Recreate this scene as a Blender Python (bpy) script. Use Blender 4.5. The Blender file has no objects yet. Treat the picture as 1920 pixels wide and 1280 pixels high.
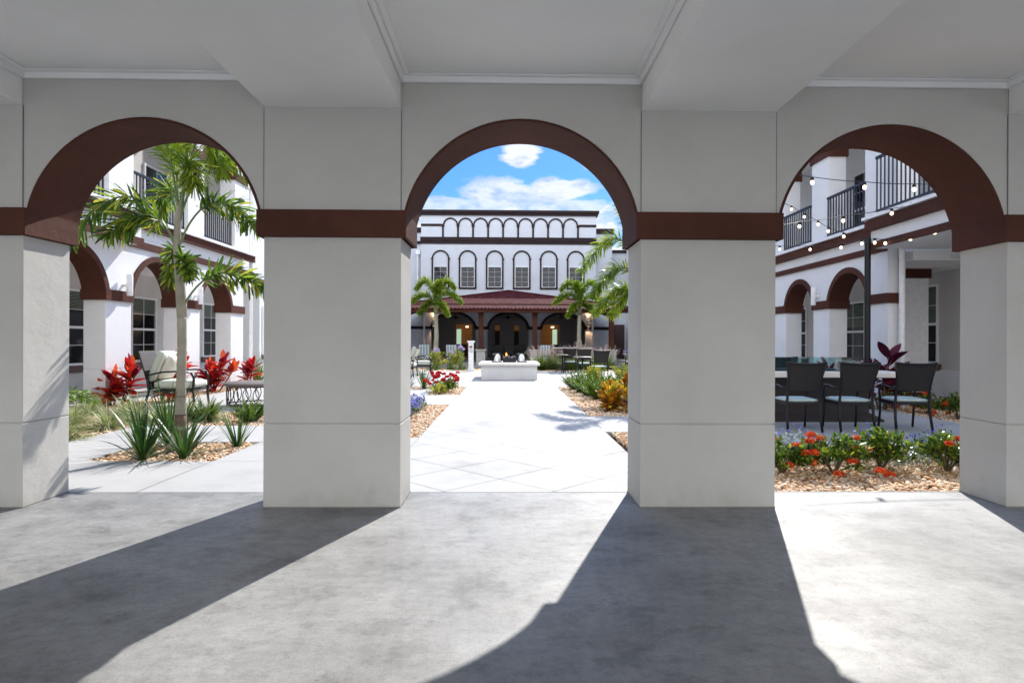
import bpy, bmesh, math, random
import numpy as np
from mathutils import Vector, Matrix
rnd = random.Random(7)
SC = bpy.context.scene
COL = SC.collection
PI = math.pi
R = math.radians

# ------------------------------------------------------------------ materials
MATS = {}
def new_mat(name):
    m = bpy.data.materials.new(name); m.use_nodes = True
    nt = m.node_tree; nt.nodes.clear()
    out = nt.nodes.new('ShaderNodeOutputMaterial')
    b = nt.nodes.new('ShaderNodeBsdfPrincipled')
    nt.links.new(b.outputs[0], out.inputs[0])
    MATS[name] = m
    return m, nt, b, out
def N(nt, t, **k):
    n = nt.nodes.new(t)
    for a, v in k.items(): setattr(n, a, v)
    return n
def coords(nt, scale=(1, 1, 1)):
    tc = N(nt, 'ShaderNodeNewGeometry'); mp = N(nt, 'ShaderNodeMapping')
    mp.inputs['Scale'].default_value = scale
    nt.links.new(tc.outputs['Position'], mp.inputs['Vector'])
    return mp.outputs[0]
def noise(nt, vec, scale, detail=4, rough=.55):
    n = N(nt, 'ShaderNodeTexNoise'); n.inputs['Scale'].default_value = scale
    n.inputs['Detail'].default_value = detail; n.inputs['Roughness'].default_value = rough
    nt.links.new(vec, n.inputs['Vector']); return n.outputs['Fac']
def ramp(nt, fac, stops):
    r = N(nt, 'ShaderNodeValToRGB'); e = r.color_ramp.elements
    while len(e) < len(stops): e.new(.5)
    for i, (p, c) in enumerate(stops):
        e[i].position = p; e[i].color = (c[0], c[1], c[2], 1)
    nt.links.new(fac, r.inputs[0]); return r.outputs[0]
def bump(nt, b, h, strength, dist=.01, prev=None):
    n = N(nt, 'ShaderNodeBump'); n.inputs['Strength'].default_value = strength
    n.inputs['Distance'].default_value = dist
    nt.links.new(h, n.inputs['Height'])
    if prev is not None: nt.links.new(prev, n.inputs['Normal'])
    nt.links.new(n.outputs[0], b.inputs['Normal']); return n.outputs[0]
def mul(c, k): return tuple(x*k for x in c)
def mat_stucco(name, col, var=.06, rough=.85, bs=.25, scale=3.0, fine=160):
    m, nt, b, o = new_mat(name); v = coords(nt)
    f = noise(nt, v, scale*.4, 6, .6)
    c = ramp(nt, f, [(.3, mul(col, 1-var)), (.7, mul(col, 1+var*.6))])
    if name in ('stucco', 'wing_stucco', 'shaded_stucco', 'far_stucco', 'brown', 'fire_white'):      # scuffs and splash marks near the ground, faint blotches above
        g = N(nt, 'ShaderNodeNewGeometry'); sp = N(nt, 'ShaderNodeSeparateXYZ'); nt.links.new(g.outputs['Position'], sp.inputs[0])
        ad = N(nt, 'ShaderNodeMath', operation='ADD'); ns = N(nt, 'ShaderNodeMath', operation='MULTIPLY'); ns.inputs[1].default_value = .9
        nt.links.new(noise(nt, v, 3.5, 8, .7), ns.inputs[0]); nt.links.new(sp.outputs['Z'], ad.inputs[0]); nt.links.new(ns.outputs[0], ad.inputs[1])
        d = ramp(nt, ad.outputs[0], [(.40, (.86, .845, .82)), (.56, (.975, .97, .965)), (.7, (1, 1, 1))])
        k = ramp(nt, noise(nt, v, 1.3, 9, .72), [(.32, (.95, .947, .94)), (.5, (1, 1, 1)), (.7, (1.025, 1.025, 1.025))])
        for q in (d, k):
            mx = N(nt, 'ShaderNodeMixRGB', blend_type='MULTIPLY'); mx.inputs[0].default_value = 1
            nt.links.new(c, mx.inputs[1]); nt.links.new(q, mx.inputs[2]); c = mx.outputs[0]
    nt.links.new(c, b.inputs['Base Color']); b.inputs['Roughness'].default_value = rough
    if name.startswith('brown'): b.inputs['Specular IOR Level'].default_value = .15
    p = bump(nt, b, noise(nt, v, fine, 3), bs, .004)
    bump(nt, b, noise(nt, v, 5, 3), bs*.6, .02, p)
    return m
def mat_plain(name, col, rough=.5, metal=0, bs=0, fine=60, var=.08, spec=None):
    m, nt, b, o = new_mat(name); v = coords(nt)
    c = ramp(nt, noise(nt, v, 9, 3), [(.3, mul(col, 1-var)), (.7, mul(col, 1+var))])
    nt.links.new(c, b.inputs['Base Color'])
    b.inputs['Roughness'].default_value = rough; b.inputs['Metallic'].default_value = metal
    if spec is not None: b.inputs['Specular IOR Level'].default_value = spec
    if bs: bump(nt, b, noise(nt, v, fine, 2), bs, .004)
    return m
def mat_emit(name, col, s):
    m, nt, b, o = new_mat(name)
    b.inputs['Base Color'].default_value = (*col, 1)
    b.inputs['Emission Color'].default_value = (*col, 1); b.inputs['Emission Strength'].default_value = s
    return m
def mat_leaf(name, stops, trans=.35, rough=.45, tcol=None):
    m, nt, b, o = new_mat(name)
    g = N(nt, 'ShaderNodeNewGeometry')
    c = ramp(nt, g.outputs['Random Per Island'], stops)
    v = coords(nt); mx = N(nt, 'ShaderNodeMixRGB', blend_type='MULTIPLY'); mx.inputs[0].default_value = .6
    nt.links.new(c, mx.inputs[1]); nt.links.new(ramp(nt, noise(nt, v, 7, 2), [(.3, (.55,)*3), (.7, (1.25,)*3)]), mx.inputs[2])
    nt.links.new(mx.outputs[0], b.inputs['Base Color']); b.inputs['Roughness'].default_value = rough
    b.inputs['Specular IOR Level'].default_value = .35
    t = N(nt, 'ShaderNodeBsdfTranslucent'); nt.links.new(mx.outputs[0], t.inputs[0])
    ms = N(nt, 'ShaderNodeMixShader'); ms.inputs[0].default_value = trans
    nt.links.new(b.outputs[0], ms.inputs[1]); nt.links.new(t.outputs[0], ms.inputs[2])
    nt.links.new(ms.outputs[0], o.inputs[0]); return m

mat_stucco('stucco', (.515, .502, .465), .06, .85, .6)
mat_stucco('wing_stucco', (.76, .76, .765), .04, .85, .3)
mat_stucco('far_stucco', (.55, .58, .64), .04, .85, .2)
mat_stucco('shaded_stucco', (.62, .60, .57), .05, .85, .2)  # darker wing stucco, the shade under the porches put into its colour
mat_stucco('ceiling', (.86, .86, .845), .04, .9, .3)
mat_stucco('brown', (.085, .031, .020), .3, .7, .8)
mat_stucco('brown_dark', (.026, .015, .017), .18, .6, .3)
mat_stucco('fire_white', (.66, .66, .66), .05, .7, .15)
mat_stucco('stone_top', (.74, .70, .64), .08, .5, .1)
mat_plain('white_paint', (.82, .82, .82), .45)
mat_plain('black_metal', (.010, .009, .012), .38, .3)
mat_plain('rail_metal', (.010, .011, .022), .4, .1)
mat_plain('dark_wood', (.02, .014, .013), .5)
mat_plain('brown_table', (.12, .10, .09), .45, bs=.3)
mat_plain('cream', (.62, .58, .49), .85, bs=.3, fine=300)
mat_plain('sage', (.16, .19, .15), .85, bs=.3, fine=300)
mat_plain('mint', (.50, .60, .58), .8, bs=.3, fine=300)
mat_plain('sill', (.11, .06, .05), .6)
mat_plain('soil', (.16, .11, .075), .95, bs=1, fine=40)
mat_plain('rock', (.05, .05, .055), .6, bs=.6)
mat_plain('wood_dark_door', (.04, .015, .018), .5)
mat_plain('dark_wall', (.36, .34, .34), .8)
mat_plain('red_plastic', (.5, .02, .03), .4)
mat_plain('green_plastic', (.03, .18, .10), .4)
mat_plain('grey_plastic', (.2, .2, .22), .4)
mat_emit('bulb', (1, .80, .56), 2.2)
mat_emit('flame', (1, .18, .03), 4)
mat_emit('lamp_glow', (1, .62, .3), 3.0)
mat_emit('room_glow', (.16, .06, .012), .16)
mat_emit('far_window_glow', (.35, .5, .38), .45)

def mat_concrete(name, col, stops, rough=.6, streak=0, bs=.2):
    m, nt, b, o = new_mat(name); v = coords(nt)
    a = ramp(nt, noise(nt, v, .9, 8, .65), stops)
    if streak:
        v2 = N(nt, 'ShaderNodeMapping'); g = N(nt, 'ShaderNodeNewGeometry')
        v2.inputs['Rotation'].default_value = (0, 0, R(-38)); v2.inputs['Scale'].default_value = (2.5, 9, 1)
        nt.links.new(g.outputs['Position'], v2.inputs[0])
        s = ramp(nt, noise(nt, v2.outputs[0], 1.6, 5, .7), [(.3, (1-streak,)*3), (.65, (1+streak*.4,)*3)])
        mx = N(nt, 'ShaderNodeMixRGB', blend_type='MULTIPLY'); mx.inputs[0].default_value = 1
        nt.links.new(a, mx.inputs[1]); nt.links.new(s, mx.inputs[2]); a = mx.outputs[0]
        s3 = ramp(nt, noise(nt, v, 14, 10, .8), [(.38, (.80, .80, .80)), (.5, (1, 1, 1)), (.66, (1.08,)*3)])
        mx = N(nt, 'ShaderNodeMixRGB', blend_type='MULTIPLY'); mx.inputs[0].default_value = 1
        nt.links.new(a, mx.inputs[1]); nt.links.new(s3, mx.inputs[2]); a = mx.outputs[0]
        s2 = ramp(nt, noise(nt, v, 2.6, 9, .75), [(.38, (.70, .70, .70)), (.47, (.96,)*3), (.72, (1.12,)*3)])
        mx = N(nt, 'ShaderNodeMixRGB', blend_type='MULTIPLY'); mx.inputs[0].default_value = 1
        nt.links.new(a, mx.inputs[1]); nt.links.new(s2, mx.inputs[2]); a = mx.outputs[0]
    mx = N(nt, 'ShaderNodeMixRGB', blend_type='MULTIPLY'); mx.inputs[0].default_value = 1
    mx.inputs[2].default_value = (*col, 1); nt.links.new(a, mx.inputs[1])
    nt.links.new(mx.outputs[0], b.inputs['Base Color'])
    rr = ramp(nt, noise(nt, v, 2.1, 6, .7), [(.3, (rough-.14,)*3), (.7, (rough+.1,)*3)])
    nt.links.new(rr, b.inputs['Roughness'])
    p = bump(nt, b, noise(nt, v, 120, 4), bs, .003)
    if streak:
        p = bump(nt, b, noise(nt, v2.outputs[0], 3.0, 4), .25, .004, p)
        vo = N(nt, 'ShaderNodeTexVoronoi'); vo.feature = 'DISTANCE_TO_EDGE'; vo.inputs['Scale'].default_value = 34
        dn = N(nt, 'ShaderNodeTexNoise'); dn.inputs['Scale'].default_value = 9; nt.links.new(v, dn.inputs['Vector'])
        vm = N(nt, 'ShaderNodeMixRGB', blend_type='ADD'); vm.inputs[0].default_value = .25
        nt.links.new(v, vm.inputs[1]); nt.links.new(dn.outputs['Color'], vm.inputs[2]); nt.links.new(vm.outputs[0], vo.inputs['Vector'])
        cr = ramp(nt, vo.outputs['Distance'], [(.0, (.86,)*3), (.12, (1, 1, 1))])
        m2 = N(nt, 'ShaderNodeMixRGB', blend_type='MULTIPLY'); m2.inputs[0].default_value = 1
        nt.links.new(mx.outputs[0], m2.inputs[1]); nt.links.new(cr, m2.inputs[2])
        sk = ramp(nt, noise(nt, v, 46, 2, .5), [(.27, (.45,)*3), (.30, (1, 1, 1))])
        m3 = N(nt, 'ShaderNodeMixRGB', blend_type='MULTIPLY'); m3.inputs[0].default_value = .8
        nt.links.new(m2.outputs[0], m3.inputs[1]); nt.links.new(sk, m3.inputs[2]); nt.links.new(m3.outputs[0], b.inputs['Base Color'])
    return m
mat_concrete('floor_concrete', (.27, .27, .27), [(.32, (.56,)*3), (.45, (.88,)*3), (.56, (1.05,)*3), (.70, (1.18,)*3)], .6, .13, .4)
mat_concrete('paving', (.405, .40, .39), [(.28, (.66,)*3), (.40, (.90,)*3), (.5, (1,)*3), (.7, (1.06,)*3)], .75, 0, .25)
mat_concrete('bounce_paving', (.74, .735, .72), [(.3, (.9,)*3), (.7, (1,)*3)], .9)
mat_concrete('scoring', (.30, .295, .29), [(.4, (.8,)*3), (.6, (1.2,)*3)], .9)
mat_concrete('joint', (.22, .21, .20), [(.3, (.9,)*3), (.7, (1,)*3)], .9)

def mat_ramp_island(name, stops, rough=.7, bs=0):
    m, nt, b, o = new_mat(name); g = N(nt, 'ShaderNodeNewGeometry')
    nt.links.new(ramp(nt, g.outputs['Random Per Island'], stops), b.inputs['Base Color'])
    b.inputs['Roughness'].default_value = rough
    if bs: bump(nt, b, noise(nt, coords(nt), 60, 2), bs, .004)
    return m
mat_ramp_island('pebble', [(0, (.34, .15, .06)), (.2, (.58, .33, .16)), (.5, (.74, .52, .32)), (.8, (.82, .69, .50)), (1, (.66, .54, .44))], .75, .3)
mat_leaf('palm_leaf', [(0, (.03, .075, .012)), (.45, (.09, .18, .02)), (.8, (.26, .38, .035)), (1, (.50, .46, .05))], .5, .28)
mat_leaf('palm_leaf_light', [(0, (.08, .16, .015)), (.4, (.17, .29, .02)), (.8, (.31, .42, .03)), (1, (.52, .48, .06))], .5, .4)
mat_leaf('strap_leaf', [(0, (.02, .06, .015)), (.6, (.05, .13, .025)), (1, (.14, .23, .05))], .35, .35)
mat_leaf('varie_leaf', [(0, (.14, .20, .05)), (.4, (.30, .36, .13)), (.8, (.52, .54, .28)), (1, (.62, .56, .34))], .3, .5)
mat_leaf('fern_leaf', [(0, (.06, .14, .01)), (.5, (.14, .26, .015)), (1, (.28, .40, .05))], .35, .5)
mat_leaf('red_leaf', [(0, (.16, .01, .03)), (.3, (.36, .012, .022)), (.7, (.66, .025, .016)), (1, (.78, .13, .015))], .4, .35)
mat_leaf('wine_leaf', [(0, (.07, .01, .025)), (1, (.20, .018, .035))], .3, .4)
mat_leaf('shrub_leaf', [(0, (.03, .07, .012)), (.45, (.09, .17, .02)), (.8, (.22, .32, .03)), (1, (.45, .46, .05))], .42, .25)
mat_leaf('yellow_leaf', [(0, (.16, .22, .02)), (.5, (.40, .42, .05)), (1, (.62, .55, .10))], .35, .45)
mat_leaf('croton_leaf', [(0, (.10, .05, .015)), (.2, (.45, .14, .015)), (.45, (.80, .36, .02)), (.75, (.85, .62, .05)), (1, (.22, .32, .03))], .3, .35)
mat_leaf('grass_leaf', [(0, (.07, .13, .015)), (.6, (.14, .22, .03)), (1, (.28, .30, .08))], .3, .5)
mat_leaf('orange_petal', [(0, (.60, .03, .01)), (.6, (.86, .10, .02)), (1, (.92, .30, .04))], .35, .6)
mat_leaf('red_petal', [(0, (.55, .008, .012)), (1, (.72, .03, .02))], .35, .6)
mat_leaf('blue_petal', [(0, (.10, .10, .45)), (1, (.25, .27, .68))], .3, .6)
mat_leaf('lilac_petal', [(0, (.36, .28, .55)), (1, (.62, .55, .75))], .3, .6)
mat_leaf('plume', [(0, (.50, .34, .30)), (1, (.72, .60, .54))], .3, .8)
mat_leaf('silver_leaf', [(0, (.10, .15, .08)), (1, (.30, .36, .27))], .2, .6)
mat_stucco('trunk', (.33, .31, .24), .3, .8, .5, 9, 60)
mat_stucco('crownshaft', (.16, .22, .09), .3, .5, .2, 6, 30)
mat_stucco('trunk_brown', (.16, .10, .08), .3, .85, .6, 9, 60)
mat_stucco('stem', (.12, .09, .05), .2, .8, .3)

def mat_glass(name, col, rough=.06):
    m, nt, b, o = new_mat(name)
    b.inputs['Base Color'].default_value = (*col, 1); b.inputs['Roughness'].default_value = rough
    b.inputs['Specular IOR Level'].default_value = .42
    bump(nt, b, noise(nt, coords(nt), 1.5, 1), .05, .05)
    return m
mat_glass('pane', (.008, .010, .010)); mat_glass('far_pane', (.02, .022, .03), .03)
def _clear():
    m, nt, b, o = new_mat('clear_glass')
    g = N(nt, 'ShaderNodeBsdfGlossy'); g.inputs['Roughness'].default_value = .02
    t = N(nt, 'ShaderNodeBsdfTransparent'); t.inputs[0].default_value = (.80, .90, .90, 1)
    f = N(nt, 'ShaderNodeFresnel'); f.inputs[0].default_value = 1.5
    ms = N(nt, 'ShaderNodeMixShader')
    nt.links.new(f.outputs[0], ms.inputs[0]); nt.links.new(t.outputs[0], ms.inputs[1]); nt.links.new(g.outputs[0], ms.inputs[2])
    nt.links.new(ms.outputs[0], o.inputs[0])
_clear()
def _stripe(name, a, c, n):
    m, nt, b, o = new_mat(name); tc = N(nt, 'ShaderNodeTexCoord')
    sx = N(nt, 'ShaderNodeSeparateXYZ'); nt.links.new(tc.outputs['Object'], sx.inputs[0])
    mm = N(nt, 'ShaderNodeMath', operation='MULTIPLY'); mm.inputs[1].default_value = n
    nt.links.new(sx.outputs['X'], mm.inputs[0])
    fr = N(nt, 'ShaderNodeMath', operation='FRACT'); nt.links.new(mm.outputs[0], fr.inputs[0])
    r_ = N(nt, 'ShaderNodeValToRGB'); r_.color_ramp.interpolation = 'CONSTANT'
    r_.color_ramp.elements[0].color = (*a, 1); r_.color_ramp.elements[1].position = .5; r_.color_ramp.elements[1].color = (*c, 1)
    nt.links.new(fr.outputs[0], r_.inputs[0]); nt.links.new(r_.outputs[0], b.inputs['Base Color'])
    b.inputs['Roughness'].default_value = .85
    bump(nt, b, noise(nt, coords(nt), 300, 2), .3, .003)
_stripe('stripe', (.70, .68, .60), (.46, .50, .42), 9)
_stripe('blue_stripe', (.62, .66, .70), (.22, .32, .33), 7)
def _weave():
    m, nt, b, o = new_mat('weave')
    v = coords(nt); w = N(nt, 'ShaderNodeTexWave'); w.bands_direction = 'X'; w.inputs['Scale'].default_value = 28
    w.inputs['Distortion'].default_value = .6
    nt.links.new(v, w.inputs['Vector'])
    w2 = N(nt, 'ShaderNodeTexWave'); w2.bands_direction = 'Z'; w2.inputs['Scale'].default_value = 40
    nt.links.new(v, w2.inputs['Vector'])
    nt.links.new(ramp(nt, w.outputs['Fac'], [(0, (.004, .003, .003)), (1, (.022, .017, .016))]), b.inputs['Base Color'])
    b.inputs['Roughness'].default_value = .5
    p = bump(nt, b, w.outputs['Fac'], .6, .004); bump(nt, b, w2.outputs['Fac'], .5, .003, p)
_weave()
def _tile():
    m, nt, b, o = new_mat('roof_tile'); v = coords(nt)
    br = N(nt, 'ShaderNodeTexBrick'); br.inputs['Scale'].default_value = 1.0
    br.inputs['Brick Width'].default_value = .26; br.inputs['Row Height'].default_value = .13
    br.inputs['Mortar Size'].default_value = .018
    br.inputs['Color1'].default_value = (.06, .010, .012, 1); br.inputs['Color2'].default_value = (.11, .024, .026, 1)
    br.inputs['Mortar'].default_value = (.03, .008, .01, 1)
    mp = N(nt, 'ShaderNodeMapping'); mp.inputs['Rotation'].default_value = (R(90), 0, 0)
    nt.links.new(v, mp.inputs[0]); nt.links.new(mp.outputs[0], br.inputs['Vector'])
    nt.links.new(br.outputs['Color'], b.inputs['Base Color']); b.inputs['Roughness'].default_value = .9; b.inputs['Specular IOR Level'].default_value = .08
    w = N(nt, 'ShaderNodeTexWave'); w.bands_direction = 'X'; w.inputs['Scale'].default_value = 1.25
    nt.links.new(v, w.inputs['Vector'])
    bump(nt, b, br.outputs['Fac'], .4, .02)
_tile()

# ------------------------------------------------------------------ mesh builder
class MB:
    def __init__(s): s.v = []; s.f = []; s.m = []; s.cur = 0
    def add(s, vs, fs):
        o = len(s.v); s.v += [tuple(p) for p in vs]
        for f in fs: s.f.append([i+o for i in f]); s.m.append(s.cur)
    def box(s, a, b, map_=None):
        x0, y0, z0 = a; x1, y1, z1 = b
        vs = [(x0,y0,z0),(x1,y0,z0),(x1,y1,z0),(x0,y1,z0),(x0,y0,z1),(x1,y0,z1),(x1,y1,z1),(x0,y1,z1)]
        if map_: vs = [map_(*p) for p in vs]
        s.add(vs, [(0,3,2,1),(4,5,6,7),(0,1,5,4),(1,2,6,5),(2,3,7,6),(3,0,4,7)]); return s
    def tube(s, pts, r, n=8, cap=True, flat=None):
        pts = [Vector(p) for p in pts]; k = len(pts)
        rr = r if isinstance(r, (list, tuple)) else [r]*k
        vs = []; fs = []; up = Vector((0, 0, 1)); prev = None
        for i, p in enumerate(pts):
            d = (pts[min(i+1, k-1)]-pts[max(i-1, 0)])
            d = d.normalized() if d.length > 1e-9 else Vector((0,0,1))
            if prev is None:
                a = d.cross(up)
                if a.length < .05: a = d.cross(Vector((1, 0, 0)))
            else: a = prev - d*prev.dot(d)
            a.normalize(); prev = a; b_ = d.cross(a)
            fl = flat or 1
            for j in range(n):
                t = 2*PI*j/n; vs.append(p+a*math.cos(t)*rr[i]+b_*math.sin(t)*rr[i]*fl)
        for i in range(k-1):
            for j in range(n):
                q = (j+1) % n; fs.append((i*n+j, i*n+q, (i+1)*n+q, (i+1)*n+j))
        if cap:
            fs.append(tuple(range(n-1, -1, -1))); fs.append(tuple((k-1)*n+j for j in range(n)))
        s.add(vs, fs); return s
    def lathe(s, prof, c=(0, 0, 0), n=24):
        vs = []; fs = []
        for r_, z in prof:
            for j in range(n):
                t = 2*PI*j/n; vs.append((c[0]+r_*math.cos(t), c[1]+r_*math.sin(t), c[2]+z))
        for i in range(len(prof)-1):
            for j in range(n):
                q = (j+1) % n; fs.append((i*n+j, i*n+q, (i+1)*n+q, (i+1)*n+j))
        fs.append(tuple(range(n-1, -1, -1))); fs.append(tuple((len(prof)-1)*n+j for j in range(n)))
        s.add(vs, fs); return s
    def soft(s, c, size, k=4, puff=.35, rot=None):   # puffed cushion
        cx, cy, cz = c; sx, sy, sz = [q/2 for q in size]; n = 8; vs = []; fs = []
        for side in (1, -1):
            for i in range(n+1):
                for j in range(n+1):
                    u = -1+2*i/n; w = -1+2*j/n
                    h = (max(0, 1-abs(u)**k)*max(0, 1-abs(w)**k))**.5
                    e = .55+.45*h if h > 0 else .5
                    e = (1-puff)+puff*h if h > .01 else (1-puff)*.75
                    sh = .985 if (i in (0, n) or j in (0, n)) else 1
                    p = Vector((u*sx*sh, w*sy*sh, side*sz*e))
                    if rot: p = rot @ p
                    vs.append((cx+p.x, cy+p.y, cz+p.z))
        M = (n+1)*(n+1)
        for i in range(n):
            for j in range(n):
                a = i*(n+1)+j
                fs.append((a, a+n+1, a+n+2, a+1)); fs.append((M+a, M+a+1, M+a+n+2, M+a+n+1))
        ed = [i*(n+1) for i in range(n+1)] + [n*(n+1)+j for j in range(1, n+1)] + [i*(n+1)+n for i in range(n-1, -1, -1)] + [j for j in range(n-1, 0, -1)]
        for i in range(len(ed)):
            a, b_ = ed[i], ed[(i+1) % len(ed)]; fs.append((a, b_, M+b_, M+a))
        s.add(vs, fs); return s
    def build(s, name, mat, parent=None, smooth=False, bevel=0, recalc=True, loc=None):
        me = bpy.data.meshes.new(name); me.from_pydata(s.v, [], s.f); me.update()
        mats = mat if isinstance(mat, (list, tuple)) else [mat]
        for q in mats: me.materials.append(MATS[q])
        if len(mats) > 1: me.polygons.foreach_set('material_index', s.m)
        if recalc:
            bm = bmesh.new(); bm.from_mesh(me); bmesh.ops.recalc_face_normals(bm, faces=bm.faces); bm.to_mesh(me); bm.free()
        if smooth: me.polygons.foreach_set('use_smooth', [True]*len(me.polygons))
        o = bpy.data.objects.new(name, me); COL.objects.link(o)
        if parent: o.parent = parent
        if loc: o.location = loc
        if bevel:
            md = o.modifiers.new('bevel', 'BEVEL'); md.width = bevel; md.segments = 2; md.limit_method = 'ANGLE'
        if smooth and smooth != 'all':
            try:
                bm = bmesh.new(); bm.from_mesh(me)
                for e in bm.edges:
                    if len(e.link_faces) == 2 and e.calc_face_angle(0) > R(50): e.smooth = False
                bm.to_mesh(me); bm.free()
            except Exception: pass
        return o
def tag(o, label=None, cat=None, group=None, kind=None):
    if label: o['label'] = label
    if cat: o['category'] = cat
    if group: o['group'] = group
    if kind: o['kind'] = kind
    return o
def thing(name, label, cat, loc=(0, 0, 0), rz=0, group=None):
    o = bpy.data.objects.new(name, None); COL.objects.link(o)
    o.empty_display_size = .1; o.location = loc; o.rotation_euler = (0, 0, rz)
    return tag(o, label, cat, group)
def dup(src, loc, rz=0, label=None, scale=None, group=None):
    def cp(o, par):
        c = o.copy(); COL.objects.link(c)
        if par is not None: c.parent = par
        for ch in kids.get(o.name, []): cp(ch, c)
        return c
    kids = {}
    def walk(o):
        kids[o.name] = list(o.children)
        for q in o.children: walk(q)
    walk(src)
    c = cp(src, None); c.location = loc; c.rotation_euler = (0, 0, rz)
    if scale: c.scale = (scale, scale, scale)
    if label: c['label'] = label
    if group: c['group'] = group
    return c

# ------------------------------------------------------------------ camera
cam = bpy.data.cameras.new('camera'); co = bpy.data.objects.new('camera', cam); COL.objects.link(co)
SC.camera = co
FPX = 1140.
cam.sensor_width = 36; cam.lens = FPX/1920*36; cam.clip_end = 2000; cam.clip_start = .05
cam.shift_x = -11./1920
cam.shift_y = -.5/1920
co.location = (0, 0, 1.3)
co.rotation_euler = (Matrix.Rotation(-.0165, 3, 'Z') @ Matrix.Rotation(PI/2, 3, 'X') @ Matrix.Rotation(.0038, 3, 'Z')).to_euler()

# ------------------------------------------------------------------ light
EL, AZ = R(41.0), R(19.7)
sd = bpy.data.lights.new('sun', 'SUN'); sd.energy = 2.75; sd.angle = R(.55); sd.color = (1, .96, .9)
so = bpy.data.objects.new('sun', sd); COL.objects.link(so)
to_sun = Vector((math.sin(AZ)*math.cos(EL), math.cos(AZ)*math.cos(EL), math.sin(EL)))
so.rotation_euler = to_sun.to_track_quat('Z', 'Y').to_euler()
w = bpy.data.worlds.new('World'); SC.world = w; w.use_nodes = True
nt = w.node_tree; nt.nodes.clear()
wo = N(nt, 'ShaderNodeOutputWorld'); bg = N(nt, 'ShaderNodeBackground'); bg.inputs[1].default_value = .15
sky = N(nt, 'ShaderNodeTexSky'); sky.sky_type = 'NISHITA'; sky.sun_disc = False
sky.sun_elevation = EL; sky.sun_rotation = AZ; sky.air_density = 1.0; sky.dust_density = .3; sky.ozone_density = 2.2
tc = N(nt, 'ShaderNodeTexCoord'); sep = N(nt, 'ShaderNodeSeparateXYZ'); nt.links.new(tc.outputs['Generated'], sep.inputs[0])
def M_(op, a, b=None, c=None):
    n = N(nt, 'ShaderNodeMath', operation=op)
    for i, q in enumerate((a, b, c)):
        if q is None: continue
        if hasattr(q, 'links'): nt.links.new(q, n.inputs[i])
        else: n.inputs[i].default_value = q
    return n.outputs[0]
def mapr(v, a, b, c=0, d=1, smooth=True):
    n = N(nt, 'ShaderNodeMapRange'); n.interpolation_type = 'SMOOTHSTEP' if smooth else 'LINEAR'
    n.inputs[1].default_value = a; n.inputs[2].default_value = b; n.inputs[3].default_value = c; n.inputs[4].default_value = d
    nt.links.new(v, n.inputs[0]); return n.outputs[0]
mp = N(nt, 'ShaderNodeMapping'); mp.inputs['Scale'].default_value = (1, 1, 2.4); mp.inputs['Location'].default_value = (.35, .1, .12)
nt.links.new(tc.outputs['Generated'], mp.inputs[0])
def wn(scale, det, rough=.6, dist=0):
    n = N(nt, 'ShaderNodeTexNoise'); n.inputs['Scale'].default_value = scale; n.inputs['Detail'].default_value = det
    n.inputs['Roughness'].default_value = rough; n.inputs['Distortion'].default_value = dist
    nt.links.new(mp.outputs[0], n.inputs['Vector']); return n.outputs['Fac']
n1 = wn(5.5, 9, .55); n2 = wn(22, 8, .6)
el = sep.outputs['Z']
bank = mapr(el, .20, .275, .52, -.25)          # cloudy below about 14 degrees, clear above
puff = M_('ADD', M_('MULTIPLY', n1, .85), M_('MULTIPLY', n2, .28))
cl = mapr(M_('ADD', puff, bank), .92, 1.12)
def blob(az, e, rx, rz_):
    d = Vector((math.sin(az)*math.cos(e), math.cos(az)*math.cos(e), math.sin(e)))
    dx = M_('DIVIDE', M_('SUBTRACT', sep.outputs['X'], d.x), rx); dz = M_('DIVIDE', M_('SUBTRACT', sep.outputs['Z'], d.z), rz_)
    q = M_('SQRT', M_('ADD', M_('MULTIPLY', dx, dx), M_('MULTIPLY', dz, dz)))
    front = mapr(sep.outputs['Y'], 0, .1)
    return M_('MULTIPLY', mapr(M_('ADD', q, M_('MULTIPLY', M_('SUBTRACT', n2, .5), 1.5)), .75, 1.1, 1, 0), front)
b1 = blob(R(1.2), R(17.1), .034, .021); b2 = blob(R(8.8), R(16.2), .03, .014)
b3 = blob(R(-.6), R(13.7), .07, .024); b4 = blob(R(4.9), R(13.9), .062, .020); b7 = blob(R(1.5), R(12.4), .17, .017); b5 = blob(R(-6), R(12.6), .06, .012); b6 = blob(R(6.5), R(11.3), .06, .012)
cl = M_('MAXIMUM', cl, M_('MULTIPLY', b1, .96)); cl = M_('MAXIMUM', cl, M_('MULTIPLY', b2, .6))
for q, s_ in ((b3, .85), (b4, .92), (b7, .75), (b5, .7), (b6, .8)): cl = M_('MAXIMUM', cl, M_('MULTIPLY', q, s_))
back_fill = M_('MULTIPLY', mapr(sep.outputs['Y'], -.15, -.55), mapr(el, .75, .95, 1, 0))  # bright cloud bank added behind the camera as fill light
frontcl = cl
hz = mapr(el, .0, .24, .75, 0, False)
cl = M_('MAXIMUM', M_('MULTIPLY', cl, .97), M_('MULTIPLY', hz, .7))
ccol = N(nt, 'ShaderNodeMixRGB'); ccol.inputs[1].default_value = (1.45, 1.8, 2.3, 1); ccol.inputs[2].default_value = (2.65, 2.7, 2.8, 1)
nt.links.new(mapr(M_('ADD', n2, M_('MULTIPLY', n1, .5)), .58, .86), ccol.inputs[0])
deep = N(nt, 'ShaderNodeMixRGB', blend_type='MULTIPLY'); deep.inputs[2].default_value = (.125, .25, .42, 1)
nt.links.new(mapr(el, .45, .8, 1, 0), deep.inputs[0]); nt.links.new(sky.outputs[0], deep.inputs[1])
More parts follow.
